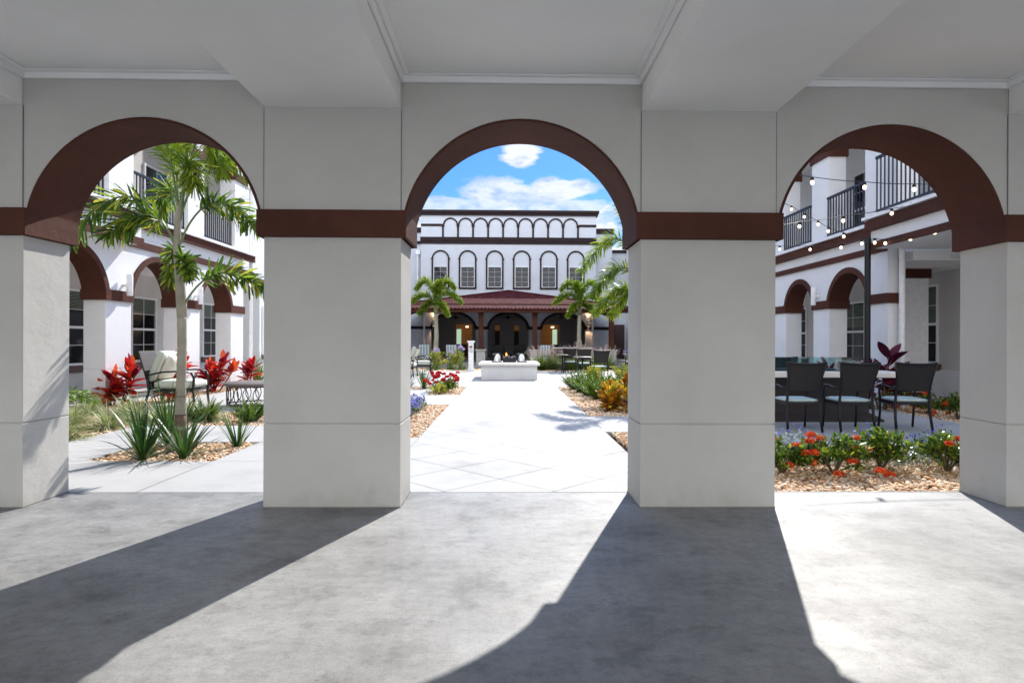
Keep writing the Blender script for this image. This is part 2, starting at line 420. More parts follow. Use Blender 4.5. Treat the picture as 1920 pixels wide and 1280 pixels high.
mx = N(nt, 'ShaderNodeMixRGB'); nt.links.new(cl, mx.inputs[0]); nt.links.new(deep.outputs[0], mx.inputs[1]); nt.links.new(ccol.outputs[0], mx.inputs[2])
mb_ = N(nt, 'ShaderNodeMixRGB'); mb_.inputs[2].default_value = (7.0, 7.2, 7.5, 1); nt.links.new(M_('MULTIPLY', back_fill, .9), mb_.inputs[0]); nt.links.new(mx.outputs[0], mb_.inputs[1])
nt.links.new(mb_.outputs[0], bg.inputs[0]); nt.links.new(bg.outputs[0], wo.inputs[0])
SC.view_settings.view_transform = 'Standard'; SC.view_settings.look = 'None'; SC.view_settings.exposure = 1.38; SC.view_settings.gamma = 1
SC.cycles.max_bounces = 10; SC.cycles.diffuse_bounces = 6; SC.cycles.transparent_max_bounces = 12
SC.cycles.sample_clamp_indirect = 6
SC.cycles.caustics_reflective = False; SC.cycles.caustics_refractive = False

# ------------------------------------------------------------------ ground, paving, beds
g = MB(); g.add([(-900, -900, -.10), (900, -900, -.10), (900, 900, -.10), (-900, 900, -.10)], [(0, 1, 2, 3)])
tag(g.build('ground', 'soil', recalc=False), kind='structure')
g = MB(); g.box((-25, -30, -.095), (25, -3.21, -.01)); tag(g.build('pavement', 'bounce_paving'), kind='structure')  # unseen ground behind the camera, paled to bounce light onto the ceiling
Z0, ZD = 4.75, .50
ZB = Z0+ZD
f = MB(); f.box((-14, -3.2, -.09), (14, ZB-.02, 0))
floor = tag(f.build('floor', 'floor_concrete'), kind='structure')
BEDS = [(-4.55, 6.6, -3.17, 7.85), (-7.95, 5.6, -5.6, 9.35), (-7.95, 9.35, -3.3, 11.2), (-2.95, 8.2, -1.19, 12.53),
        (-1.95, 14.69, -1.16, 17.42), (-4.2, 16.45, -1.95, 17.42), (1.41, 5.27, 2.7, 8.76), (2.7, 5.27, 7.35, 7.5),
        (1.41, 10.58, 3.9, 17.42), (7.35, 5.27, 10.05, 13.9), (-7.9, 11.2, -7.15, 19.5), (-7.0, 26.4, -1.15, 31.5), (1.12, 26.2, 7.2, 31.5)]
xs = sorted({-16, 14, *[q for b_ in BEDS for q in (b_[0], b_[2])]}); ys = sorted({ZB, 33.2, *[q for b_ in BEDS for q in (b_[1], b_[3])]})
def in_bed(x, y): return any(a < x < c and b_ < y < d for a, b_, c, d in BEDS)
pv = MB()
X_, Y_ = len(xs)-1, len(ys)-1
for i in range(X_):
    for j in range(Y_):
        cx, cy = (xs[i]+xs[i+1])/2, (ys[j]+ys[j+1])/2
        if in_bed(cx, cy): continue
        x0, x1, y0, y1 = xs[i], xs[i+1], ys[j], ys[j+1]
        pv.add([(x0, y0, -.002), (x1, y0, -.002), (x1, y1, -.002), (x0, y1, -.002)], [(0, 1, 2, 3)])
        for (a, b_, c, d, nx, ny) in ((x0, y0, x1, y0, 0, -1), (x1, y0, x1, y1, 1, 0), (x1, y1, x0, y1, 0, 1), (x0, y1, x0, y0, -1, 0)):
            mx_, my_ = (a+c)/2+nx*.01, (b_+d)/2+ny*.01
            if in_bed(mx_, my_): pv.add([(a, b_, -.002), (c, d, -.002), (c, d, -.1), (a, b_, -.1)], [(0, 1, 2, 3)])
path = tag(pv.build('path', 'paving', recalc=False), kind='structure')
jm = MB()
def joint(x0, y0, x1, y1, wd=.007):
    d = Vector((x1-x0, y1-y0, 0)).normalized(); n = Vector((-d.y, d.x, 0))*wd/2
    jm.add([(x0-n.x, y0-n.y, .002), (x1-n.x, y1-n.y, .002), (x1+n.x, y1+n.y, .002), (x0+n.x, y0+n.y, .002)], [(0, 1, 2, 3)])
def clip45(x0, y0, s):      # diagonal scoring inside the path between x -1.19..1.41 and y ZB..17.4
    pts = []
    for x in (-1.19, 1.41):
        y = y0+s*(x-x0)
        if ZB < y < 17.4: pts.append((x, y))
    for y in (ZB+.01, 17.4):
        x = x0+(y-y0)/s
        if -1.19 < x < 1.41: pts.append((x, y))
    if len(pts) >= 2: joint(*pts[0], *pts[1], .006)
for k in range(-4, 26):
    clip45(-.07, 5.755+.955*k, 1); clip45(-.07, 5.755+.955*k, -1)
for a in ((-1.19, 17.42, 1.41, 17.42, .03), (1.41, 8.76, 1.41, 10.58), (-1.19, 12.53, -1.19, 14.69), (-1.19, ZB, -1.19, 8.2), (-3.17, ZB, -3.17, 6.6), (-8, 6.6, -4.55, 6.6),
          (-3.17, 6.6, -1.19, 6.6), (-3.17, 7.85, -3.17, 9.35), (-5.6, 9.35, -4.55, 7.85), (4.6, 7.5, 4.6, 17), (2.7, 9.6, 7.35, 9.6), (2.7, 12.5, 7.35, 12.5), (-7.1, 14, -1.2, 14), (-4.5, 11.2, -4.5, 17.4),
          (-6, 19.5, 6, 19.5), (-6, 23, 6, 23), (-2.4, 17.5, -2.4, 26.4), (2.4, 17.5, 2.4, 26.2)):
    joint(*a)
jm.build('joint', 'scoring', path, recalc=False)
fj = MB(); fj.box((-14, ZB-.02, -.09), (14, ZB-.001, -.03)); fj.build('joint', 'joint', floor)

ICO = None
def ico():
    global ICO
    if ICO is None:
        bm = bmesh.new(); bmesh.ops.create_icosphere(bm, subdivisions=1, radius=1)
        ICO = (np.array([v.co[:] for v in bm.verts]), np.array([[v.index for v in f_.verts] for f_ in bm.faces])); bm.free()
        # icosphere subdivisions=1 -> 12 verts, 20 faces
    return ICO
def pebbles(name, rects, density, size, label, seed):
    rs = np.random.RandomState(seed); V, F = ico(); vs = []; fs = []; base = 0
    for (x0, y0, x1, y1) in rects:
        n = int(density*(x1-x0)*(y1-y0))
        m_ = size*.35
        c = np.stack([rs.uniform(x0+m_, x1-m_, n), rs.uniform(y0+m_, y1-m_, n), rs.uniform(-.045, -.012, n)], 1)
        r_ = size*rs.uniform(.55, 1.25, (n, 1))*np.stack([rs.uniform(.7, 1.2, n), rs.uniform(.6, 1, n), rs.uniform(.4, .7, n)], 1)
        a = rs.uniform(0, 2*PI, n); t = rs.uniform(-.4, .4, n)
        P = V[None]*r_[:, None]*rs.uniform(.82, 1.12, (n, len(V), 1))
        ca, sa = np.cos(a)[:, None], np.sin(a)[:, None]; ct, st = np.cos(t)[:, None], np.sin(t)[:, None]
        x, y, z = P[..., 0], P[..., 1], P[..., 2]
        x, z = x*ct-z*st, x*st+z*ct; x, y = x*ca-y*sa, x*sa+y*ca
        P = np.stack([x, y, z], -1)+c[:, None]
        vs.append(P.reshape(-1, 3)); fs.append((F[None]+(np.arange(n)*len(V))[:, None, None]).reshape(-1, 3)+base); base += n*len(V)
    v = np.concatenate(vs); f_ = np.concatenate(fs)
    me = bpy.data.meshes.new(name); me.vertices.add(len(v)); me.vertices.foreach_set('co', v.ravel())
    me.loops.add(len(f_)*3); me.loops.foreach_set('vertex_index', f_.ravel().astype(np.int32))
    me.polygons.add(len(f_)); me.polygons.foreach_set('loop_start', np.arange(0, len(f_)*3, 3, dtype=np.int32))
    me.update(calc_edges=True); me.polygons.foreach_set('use_smooth', [True]*len(f_)); me.materials.append(MATS['pebble'])
    o = bpy.data.objects.new(name, me); COL.objects.link(o)
    tag(o, label, 'gravel', kind='stuff'); return o
B = BEDS
pebbles('gravel', [(1.5, 5.28, 2.7, 8.76), (2.7, 5.28, 5.3, 7.48)], 1500, .028, 'tan river pebbles in the bed of orange flowers behind the right arch', 1)
pebbles('gravel', [B[0]], 1500, .028, 'tan river pebbles in the square bed round the near palm', 2)
pebbles('gravel', [(-7.9, 6.6, -5.6, 9.35), (-7.9, 9.35, -3.3, 11.2)], 750, .033, 'tan river pebbles in the bed of pale tufted grasses', 3)
pebbles('gravel', [B[3]], 1000, .03, 'tan river pebbles beside the blue flowers left of the path', 4)
pebbles('gravel', [B[4], B[5]], 600, .036, 'tan river pebbles under the red flowers left of the path', 5)
pebbles('gravel', [B[8]], 650, .036, 'tan river pebbles in the long bed right of the path', 6)
pebbles('gravel', [(7.35, 8, 8.6, 13.9)], 500, .036, 'brown mulch pebbles along the right wing', 7)
pebbles('gravel', [B[10]], 450, .04, 'brown pebbles along the foot of the left wing', 8)
pebbles('gravel', [(-7, 26.4, -1.15, 28.5)], 160, .07, 'tan pebbles in the flower bed before the porch, left half', 9)
pebbles('gravel', [(1.12, 26.2, 7.2, 28.5)], 160, .07, 'tan pebbles in the grass bed before the porch, right half', 10)

# ------------------------------------------------------------------ arched walls
def arch_upper(mb, u0, u1, z0, z1, t, arches, mp_, n=28):
    """wall from z0 (spring line) to z1 with round-headed cuts; arches = [(uc, r, rise)]; w from 0 to t"""
    cuts = [u0]
    for uc, r_, ri in arches:
        a, b_ = uc-r_, uc+r_
        if a > cuts[-1]+1e-6: mb.box((cuts[-1], 0, z0), (a, t, z1), mp_)
        for i in range(n):
            t0, t1 = PI*(1-i/n), PI*(1-(i+1)/n)
            ua, za = uc+r_*math.cos(t0), z0+ri*math.sin(t0); ub, zb = uc+r_*math.cos(t1), z0+ri*math.sin(t1)
            vs = [(ua, 0, za), (ub, 0, zb), (ub, 0, z1), (ua, 0, z1), (ua, t, za), (ub, t, zb), (ub, t, z1), (ua, t, z1)]
            mb.add([mp_(*p) for p in vs], [(0, 1, 2, 3), (7, 6, 5, 4), (0, 4, 5, 1), (3, 2, 6, 7)])
        cuts.append(b_)
    if u1 > cuts[-1]+1e-6: mb.box((cuts[-1], 0, z0), (u1, t, z1), mp_)
def arch_ring(mb, uc, z0, r0, r1, ri0, ri1, w0, w1, mp_, n=28, a0=0, a1=PI):
    vs = []
    for i in range(n+1):
        t = a0+(a1-a0)*i/n; c, s_ = math.cos(t), math.sin(t)
        for (rr, rz_, w_) in ((r0, ri0, w0), (r1, ri1, w0), (r1, ri1, w1), (r0, ri0, w1)):
            vs.append(mp_(uc+rr*c, w_, z0+rz_*s_))
    fs = []
    for i in range(n):
        for k in range(4): fs.append((i*4+k, i*4+(k+1) % 4, (i+1)*4+(k+1) % 4, (i+1)*4+k))
    fs.append((0, 1, 2, 3)); fs.append((n*4+3, n*4+2, n*4+1, n*4))
    mb.add(vs, fs)
def pillar_mesh(mb, a, b_, w0, w1, z1, zj, mp_):
    mb.box((a, w0, 0), (b_, w1, zj-.004), mp_); mb.box((a, w0, zj+.004), (b_, w1, z1), mp_)
    mb.box((a+.008, w0+.008, zj-.005), (b_-.008, w1-.008, zj+.005), mp_)

# ---- foreground arcade
fm = lambda u, w_, z: (u, Z0+w_, z)
arc = thing('arcade_building', 'beige arcade with three brown lined round arches framing the view', 'building')
PX_ = [(-4.85, -3.74), (-1.895, -.835), (1.04, 2.105), (3.95, 5.05)]
PE = [(-11.0, -8.0), (-7.75, -6.7)] ; PE2 = [(6.95, 8.05)]
allp = [(-7.76, -6.65)]+PX_+[(6.92, 8.02)]
ZS, ZBT = 2.10, 2.31
cen = []
for i in range(len(allp)-1):
    a, b_ = allp[i][1], allp[i+1][0]; cen.append(((a+b_)/2, (b_-a)/2, (b_-a)/2))
for a, b_ in allp:
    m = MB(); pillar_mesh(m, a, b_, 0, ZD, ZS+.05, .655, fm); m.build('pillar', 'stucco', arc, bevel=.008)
    m = MB(); m.box((a-.003, -.003, 0), (b_+.003, ZD+.003, .009), fm); m.build('base_joint', 'joint', arc)
    m = MB(); m.box((a-.045, -.045, ZS), (b_+.045, ZD+.045, ZBT-.001), fm)
    m.build('capital', 'brown', arc, bevel=.006)
    m = MB(); m.box((a, -.007, ZBT+.002), (b_, -.0005, 3.105), fm); m.build('upper_panel', 'stucco', arc)
    for u in (a, b_):
        m = MB(); m.box((u-.003, -.0075, ZBT+.003), (u+.003, -.0004, 3.104), fm); m.build('joint', 'joint', arc)
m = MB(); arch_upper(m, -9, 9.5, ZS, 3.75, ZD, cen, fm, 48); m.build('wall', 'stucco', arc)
for c in cen:
    r_ = c[1]
    m = MB(); arch_ring(m, c[0], ZS, r_-.004, r_-.022, r_-.004, r_-.022, -.004, ZD+.004, fm, 56); m.build('arch_lining', 'brown', arc, smooth=True)
    m = MB(); arch_ring(m, c[0], ZS, r_-.022, r_+.11, r_-.022, r_+.11, ZD+.005, ZD+.05, fm, 48); m.build('arch_trim', 'brown', arc)
m = MB(); m.box((-9, 0, 3.75), (9.5, ZD, 7.2), fm); m.build('upper_wall', 'wing_stucco', arc)
m = MB(); m.box((-9, ZD+.001, 3.26), (9.5, ZD+.05, 3.40), fm); m.build('band', 'brown', arc)
m = MB(); m.box((-9, ZD+.001, 3.68), (9.5, ZD+.09, 3.86), fm); m.build('band', 'brown', arc)

# ceiling with beams
ZC = 3.36
c_ = MB(); c_.box((-14, -2.8, ZC), (14, Z0-.001, 3.6)); ceil = tag(c_.build('ceiling', 'ceiling'), kind='structure')
for i, (a, b_) in enumerate(allp):
    m = MB(); m.box((a+.004, -2.8, 3.105), (b_-.004, Z0-.002, ZC-.001)); m.build('beam', 'ceiling', ceil, bevel=.006)
bays = [(allp[i][1], allp[i+1][0]) for i in range(len(allp)-1)]
for a, b_ in bays:
    m = MB(); z1 = ZC-.002; z0 = ZC-.055
    m.box((a, Z0-.03, z0), (b_, Z0-.002, z1)); m.box((a, -2.7, z0), (a+.028, Z0-.03, z1)); m.box((b_-.028, -2.7, z0), (b_, Z0-.03, z1))
    z0 = ZC-.012
    m.box((a+.028, Z0-.075, z0), (b_-.028, Z0-.032, z1)); m.box((a+.03, -2.7, z0), (a+.073, Z0-.077, z1)); m.box((b_-.073, -2.7, z0), (b_-.03, Z0-.077, z1))
    m.build('cornice', 'ceiling', ceil, bevel=.004)

# ------------------------------------------------------------------ windows, railings
def window(parent, mp_, u0, u1, z0, z1, cols=2, rows=2, fr=.055, pane='pane', frame='white_paint', sill=True, hung=True, w=0., gb=.006):
    """mp_(u, w, z): w measured out of the wall face, negative = into the wall"""
    m = MB()
    m.box((u0-fr, w-.01, z0-fr), (u0, w+.04, z1+fr), mp_); m.box((u1, w-.01, z0-fr), (u1+fr, w+.04, z1+fr), mp_)
    m.box((u0, w-.01, z1), (u1, w+.04, z1+fr), mp_); m.box((u0, w-.01, z0-fr), (u1, w+.04, z0), mp_)
    zm = (z0+z1)/2
    if hung: m.box((u0, w-.005, zm-.03), (u1, w+.03, zm+.03), mp_)
    o = m.build('window', frame, parent)
    g_ = MB(); g_.box((u0, w-.008, z0), (u1, w+.004, z1), mp_); g_.build('pane', pane, o)
    b_ = MB()
    for k in range(1, cols):
        u = u0+(u1-u0)*k/cols; b_.box((u-gb, w+.005, z0), (u+gb, w+.016, z1), mp_)
    zz = [z0+(z1-z0)*k/(2*rows) for k in range(1, 2*rows)] if hung else [z0+(z1-z0)*k/rows for k in range(1, rows)]
    for z in zz:
        if hung and abs(z-zm) < .02: continue
        b_.box((u0, w+.0055, z-gb), (u1, w+.0155, z+gb), mp_)
    b_.build('glazing_bar', frame, o)
    if sill:
        s_ = MB(); s_.box((u0-fr-.08, w, z0-fr-.16), (u1+fr+.08, w+.06, z0-fr-.002), mp_); s_.build('sill', 'sill', o, bevel=.005)
    return o
def blind(parent, mp_, u0, u1, z0, z1, w=.006):
    b_ = MB()
    k = int((z1-z0)/.03)
    for i in range(k):
        z = z0+(z1-z0)*i/k; b_.box((u0+.01, w-.001, z), (u1-.01, w+.003, z+.02), mp_)
    b_.build('blind', 'sage', parent)
def railing(parent, mp_, u0, u1, z0, z1, w=0., step=.115):
    m = MB(); m.box((u0, w-.03, z1-.05), (u1, w+.03, z1), mp_); r_ = m.build('railing', 'rail_metal', parent)
    m = MB(); m.box((u0, w-.02, z0), (u1, w+.02, z0+.04), mp_); m.build('bottom_rail', 'rail_metal', r_)
    n = max(2, int((u1-u0)/step))
    for k in range(n+1):
        u = u0+.012+(u1-u0-.024)*k/n
        m = MB(); m.box((u-.011, w-.011, z0+.04), (u+.011, w+.011, z1-.05), mp_); m.build('baluster', 'rail_metal', r_)
    return r_
def pipe(parent, x, y, z0, z1, r_=.05):
    m = MB(); m.tube([(x, y, z0), (x, y, z1)], r_, 12); m.build('downpipe', 'white_paint', parent, smooth=True)

# ------------------------------------------------------------------ wings
def wing(side, X0, label, pill, zs, zcb, zl, zu, jut_y, jut_d, u_end, top_piers, zp, back, upper_back, u_start, ztop=9.2):
    """side -1 left, +1 right. w grows outwards (away from the courtyard)."""
    mp_ = (lambda u, w_, z: (X0+side*w_, u, z))
    T = .43
    b = thing('building_wing', label, 'building')
    cen_ = [((pill[i][1]+pill[i+1][0])/2, (pill[i+1][0]-pill[i][1])/2, (pill[i+1][0]-pill[i][1])/2) for i in range(len(pill)-1)]
    for a, c in pill:
        T_ = .20 if (side > 0 and a == pill[0][0]) else T
        m = MB(); pillar_mesh(m, a, c, 0, T_, zs+.03, .72, mp_); m.build('pillar', 'wing_stucco', b, bevel=.006)
        m = MB(); m.box((a-.04, -.04, zs), (c+.04, T_+.04, zcb), mp_); m.build('capital', 'brown', b)
    if side > 0:
        m = MB(); m.box((pill[0][0], 0, zcb), (pill[0][0]+.3, .2, zu[1]), mp_); m.build('wall', 'wing_stucco', b)
    m = MB(); arch_upper(m, pill[0][0]+(.3 if side > 0 else 0), pill[-1][1], zs, zu[1], T, cen_, mp_, 36); m.build('wall', 'wing_stucco', b)
    for c in cen_:
        m = MB(); arch_ring(m, c[0], zs, c[1]-.02, c[1]+.10, c[1]-.02, c[1]+.10, -.035, -.001, mp_, 40)
        arch_ring(m, c[0], zs, c[1]-.021, c[1]-.002, c[1]-.021, c[1]-.002, 0, T+.01, mp_, 40)
        m.build('arch_trim', 'brown', b)
    # string courses and ledge
    y0 = pill[0][0]
    for (w0, za, zb, mt, nm) in ((-.05, zl[0], zl[1], 'brown', 'band'), (-.10, zu[0], zu[1], 'brown', 'band'), (-.16, zu[1]+.001, zu[1]+.07, 'white_paint', 'ledge')):
        m = MB(); m.box((y0 if jut_y < y0 else jut_y, w0, za), (u_end, T-.01, zb), mp_) if nm == 'ledge' else m.box((max(y0, jut_y), w0, za), (u_end, -.001, zb), mp_)
        m.build(nm, mt, b)
    # the projecting part nearer the arcade
    ja = u_start
    m = MB(); m.box((ja, -jut_d, zl[0]+.02), (jut_y, back-.01, zu[1]+.02), mp_); m.build('balcony', 'wing_stucco', b)
    m = MB(); m.box((ja, -jut_d-.04, zl[0]), (jut_y+.04, -jut_d-.001, zl[1]), mp_); m.build('band', 'brown', b)
    m = MB(); m.box((ja, -jut_d-.09, zu[0]), (jut_y+.08, -jut_d-.001, zu[1]), mp_); m.build('band', 'brown', b)
    m = MB(); m.box((ja, -jut_d-.14, zu[1]+.021), (jut_y+.1, T, zu[1]+.08), mp_); m.build('ledge', 'white_paint', b)
    # corridor back wall, floor and soffit
    m = MB(); m.box((u_start, back, 0), (u_end, back+.25, zl[0]), mp_); m.build('back_wall', 'shaded_stucco', b)
    m = MB(); m.box((jut_y+.005, T+.01, zl[0]-.2), (u_end, back-.002, zl[0]-.01), mp_); m.build('soffit', 'ceiling', b)
    # upper storey
    zf = zu[1]+.07
    m = MB(); m.box((u_start, upper_back, zl[0]), (u_end, upper_back+.25, ztop), mp_); m.build('back_wall', 'shaded_stucco' if side < 0 else 'wing_stucco', b)
    for i, (a, c) in enumerate(top_piers):
        m = MB(); m.box((a, 0, zf), (c, T, zp+.02), mp_); m.build('pillar', 'wing_stucco', b, bevel=.006)
        m = MB(); m.box((a-.04, -.04, zp), (c+.04, T+.04, zp+.2), mp_); m.build('capital', 'brown', b)
    cu = [((top_piers[i][1]+top_piers[i+1][0])/2, (top_piers[i+1][0]-top_piers[i][1])/2, (top_piers[i+1][0]-top_piers[i][1])/2) for i in range(len(top_piers)-1)]
    m = MB(); arch_upper(m, top_piers[0][0], u_end, zp, ztop, T, cu, mp_, 30); m.build('wall', 'wing_stucco', b)
    for c in cu:
        m = MB(); arch_ring(m, c[0], zp, c[1]-.02, c[1]+.10, c[1]-.02, c[1]+.10, -.035, -.001, mp_, 36)
        arch_ring(m, c[0], zp, c[1]-.021, c[1]-.002, c[1]-.021, c[1]-.002, 0, T+.01, mp_, 36)
        m.build('arch_trim', 'brown', b)
    m = MB(); m.box((u_start, -.1, ztop), (u_end, T, ztop+.2), mp_); m.build('cornice', 'brown', b)
    m = MB(); m.box((u_start, T+.01, ztop-.3), (u_end, upper_back-.01, ztop-.1), mp_); m.build('soffit', 'ceiling', b)
    return b, mp_

XL, XR = -7.9, 7.65
LP = [(12.07, 12.88), (14.84, 15.72), (17.46, 18.28)]
LP = [(6.6, 7.4), (9.35, 10.15)]+LP
lw, ml = wing(-1, XL, 'white two storey wing on the left with round arches and a balcony', LP, 2.08, 2.29, (3.25, 3.40), (3.68, 3.86), 12.75, .28, 18.9,
              [(6.7, 7.5), (9.4, 10.2), (12.16, 12.95), (15.14, 15.93), (17.71, 18.45)], 5.93, 2.0, 1.7, ZB+.02)
m = MB(); m.box((-10.15, 18.905, 0), (-9.9, 21.2, 3.25)); m.build('back_wall', 'shaded_stucco', lw)
m = MB(); m.box((-9.6, 18.905, 3.25), (-8.6, 21.195, 9.2)); m.build('end_wall', 'wing_stucco', lw)
for (a, c, z0, z1) in ((13.3, 14.36, .76, 2.40), (16.16, 17.2, .76, 2.40), (19.9, 20.95, .8, 2.45)):
    wn_ = window(lw, (lambda u, w_, z: (XL-2.0+w_, u, z)), a, c, z0, z1)
    blind(wn_, (lambda u, w_, z: (XL-2.0+w_, u, z)), a, c, z1-.42, z1)
for (a, c) in ((13.3, 14.6), (16.2, 17.3), (9.0, 10.2)):
    window(lw, (lambda u, w_, z: (XL-1.7+w_, u, z)), a, c, 4.2, 5.9, sill=False)
railing(lw, ml, 12.97, 15.12, 4.02, 4.90, .1); railing(lw, ml, 15.95, 17.69, 4.02, 4.90, .1); railing(lw, ml, 10.22, 12.14, 4.02, 4.90, .1)
# end block beyond the left arcade
m = MB(); m.box((-10.15, 21.2, 0), (-8.6, 43, 9.2)); m.build('end_wall', 'wing_stucco', lw)
window(lw, (lambda u, w_, z: (-8.6+w_, u, z)), 21.5, 22.6, .85, 2.45)
window(lw, (lambda u, w_, z: (-8.6+w_, u, z)), 25.3, 26.4, .85, 2.45)
pipe(lw, -7.98, 19.0, 0, 6.5, .06)
m = MB(); m.box((-8.9, 18.95, 3.25), (-8.52, 43, 3.4)); m.build('band', 'brown', lw)

RP = [(12.13, 12.78), (14.35, 15.10), (16.6, 17.35), (18.85, 19.6), (21.1, 21.85)]
rw, mr = wing(1, XR, 'white two storey wing on the right with arches and black balcony railings', RP, 2.10, 2.30, (3.15, 3.28), (3.51, 3.71), 12.0, .42, 22.4,
              [(9.62, 10.0), (11.85, 12.92), (14.42, 15.2), (16.7, 17.45), (19.0, 19.75), (21.2, 21.9)], 5.74, 2.4, 1.9, 9.6, 7.05)
m = MB(); m.box((XR+2.4, ZB+.05, 0), (XR+2.65, 9.595, 3.15)); m.build('back_wall', 'shaded_stucco', rw)
WR = lambda u, w_, z: (XR+2.4-w_, u, z)
w_ = window(rw, WR, 14.06, 15.2, .86, 2.62); blind(w_, WR, 14.06, 15.2, 1.7, 2.6)
w_ = window(rw, WR, 10.6, 11.7, .86, 2.62)
w_ = window(rw, WR, 16.95, 18.1, .80, 2.42); blind(w_, WR, 16.95, 18.1, 1.75, 2.4)
w_ = window(rw, WR, 20.3, 21.5, .80, 2.42)
WU = lambda u, w_, z: (XR+1.9-w_, u, z)
for a, c in ((12.4, 13.5), (15.7, 16.6), (17.9, 18.7), (10.2, 11.3)): window(rw, WU, a, c, 3.95, 5.85, sill=False)
railing(rw, mr, 9.75, 12.02, 3.90, 5.0, -.30, .125); railing(rw, mr, 12.94, 14.40, 3.82, 4.75, -.02); railing(rw, mr, 15.22, 16.68, 3.82, 4.75, -.02); railing(rw, mr, 17.47, 18.98, 3.82, 4.75, -.02)
m = MB(); pillar_mesh(m, 13.45, 14.0, 1.10, 1.76, 2.82, .74, mr); m.build('pillar', 'white_paint', rw, bevel=.006)  # whiter than the wing's stucco, courtyard light put into its colour
m = MB(); m.box((13.41, 1.06, 2.74), (14.04, 1.80, 3.0), mr); m.build('capital', 'brown', rw)
m = MB(); m.box((13.41, 1.06, 0), (14.04, 1.80, .2), mr); m.build('plinth', 'brown', rw)
m = MB(); m.box((9.65, 1.2, 3.001), (14.0, 1.6, 3.165), mr); m.build('beam', 'wing_stucco', rw)
pipe(rw, 7.86, 12.0, 0, 3.16, .055)
m = MB(); m.box((8.4, 22.4, 0), (9.6, 43, 9.2)); m.build('end_wall', 'wing_stucco', rw)
m = MB(); m.box((XR, 19.3, 7.26), (XR+5, 26, 11.0)); m.build('upper_storey', 'wing_stucco', rw)
m = MB(); m.box((10.0, ZB+.05, 0), (10.04, 14.4, .68)); m.build('base_panel', 'wing_stucco', rw)

# ------------------------------------------------------------------ far building
FY = 42.0
fb = thing('courtyard_building', 'white three storey building closing the courtyard with a row of blind arches', 'building')
ff = lambda u, w_, z: (u, FY+w_, z)
cs = [(-3.75, 1.55, 1.17), (.02, 1.43, 1.17), (3.81, 1.55, 1.17)]
pl = [(-7.4, -5.3), (-2.2, -1.41), (1.45, 2.26), (5.36, 7.3)]
for a, c in pl:
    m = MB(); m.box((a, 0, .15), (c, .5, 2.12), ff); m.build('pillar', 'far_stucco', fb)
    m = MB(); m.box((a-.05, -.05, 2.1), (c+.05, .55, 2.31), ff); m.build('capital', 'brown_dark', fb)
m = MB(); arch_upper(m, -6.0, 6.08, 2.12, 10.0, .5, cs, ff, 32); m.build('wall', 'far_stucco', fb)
for c in cs:
    m = MB(); arch_ring(m, c[0], 2.12, c[1]-.12, c[1]+.05, c[2]-.12, c[2]+.05, -.05, .52, ff, 36); m.build('arch_trim', 'brown_dark', fb)
for q in ((-7.4, -6.0), (6.08, 7.3)):
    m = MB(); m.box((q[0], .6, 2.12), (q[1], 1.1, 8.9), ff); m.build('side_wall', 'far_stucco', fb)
m = MB(); m.box((-7.6, .5, 8.85), (-6.0, 1.2, 9.2), ff); m.box((6.08, .5, 8.85), (7.45, 1.2, 9.2), ff); m.build('cornice', 'brown_dark', fb)
m = MB(); m.box((-6.15, -.12, 9.95), (6.2, .6, 10.12), ff); m.box((-6.22, -.2, 10.12), (6.27, .6, 10.3), ff); m.build('cornice', 'brown_dark', fb)
m = MB(); m.box((-6.05, -.06, 7.98), (6.1, -.001, 8.2), ff); m.box((-6.05, -.1, 8.2), (6.1, -.001, 8.45), ff); m.build('band', 'brown_dark', fb)
m = MB(); m.box((-7.45, .52, 8.05), (-6.1, .59, 8.25), ff); m.box((6.15, .52, 8.05), (7.35, .59, 8.25), ff); m.build('band', 'brown_dark', fb)
x0 = -4.5; st = 1.036
for k in range(9):
    uc = x0+st*(k+.5)
    m = MB(); arch_ring(m, uc, 9.28, st/2-.10, st/2, st/2-.10, st/2, -.05, -.001, ff, 20); m.build('blind_arch', 'brown_dark', fb)
for k in range(10):
    u = x0+st*k; m = MB(); m.box((u-.06, -.05, 8.45), (u+.06, -.001, 9.24), ff); m.box((u-.095, -.075, 9.16), (u+.095, -.001, 9.34), ff); m.build('blind_column', 'brown_dark', fb)
m = MB(); m.box((-6.02, -.05, 9.2), (x0-.1, -.001, 9.36), ff); m.box((x0+9*st+.1, -.05, 9.2), (6.1, -.001, 9.36), ff); m.build('band', 'brown_dark', fb)
for k in range(6):
    uc = -4.66+1.868*k; zb = 4.88; zt = 6.95; hw = .61
    m = MB(); arch_ring(m, uc, zt, hw-.10, hw, hw-.10, hw, -.06, -.001, ff, 24)
    m.box((uc-hw, -.06, zb), (uc-hw+.1, -.001, zt), ff); m.box((uc+hw-.1, -.06, zb), (uc+hw, -.001, zt), ff); m.box((uc-hw+.1, -.06, zb), (uc+hw-.1, -.001, zb+.11), ff)
    m.box((uc-hw-.035, -.08, zt-.05), (uc-hw, -.001, zt+.06), ff); m.box((uc+hw, -.08, zt-.05), (uc+hw+.035, -.001, zt+.06), ff)
    m.build('window_surround', 'brown_dark', fb)
    window(fb, (lambda u, w_, z: (u, FY-w_, z)), uc-.44, uc+.44, zb+.16, 6.40, 2, 4, .03, 'far_pane', sill=False, hung=False, w=.015, gb=.004)
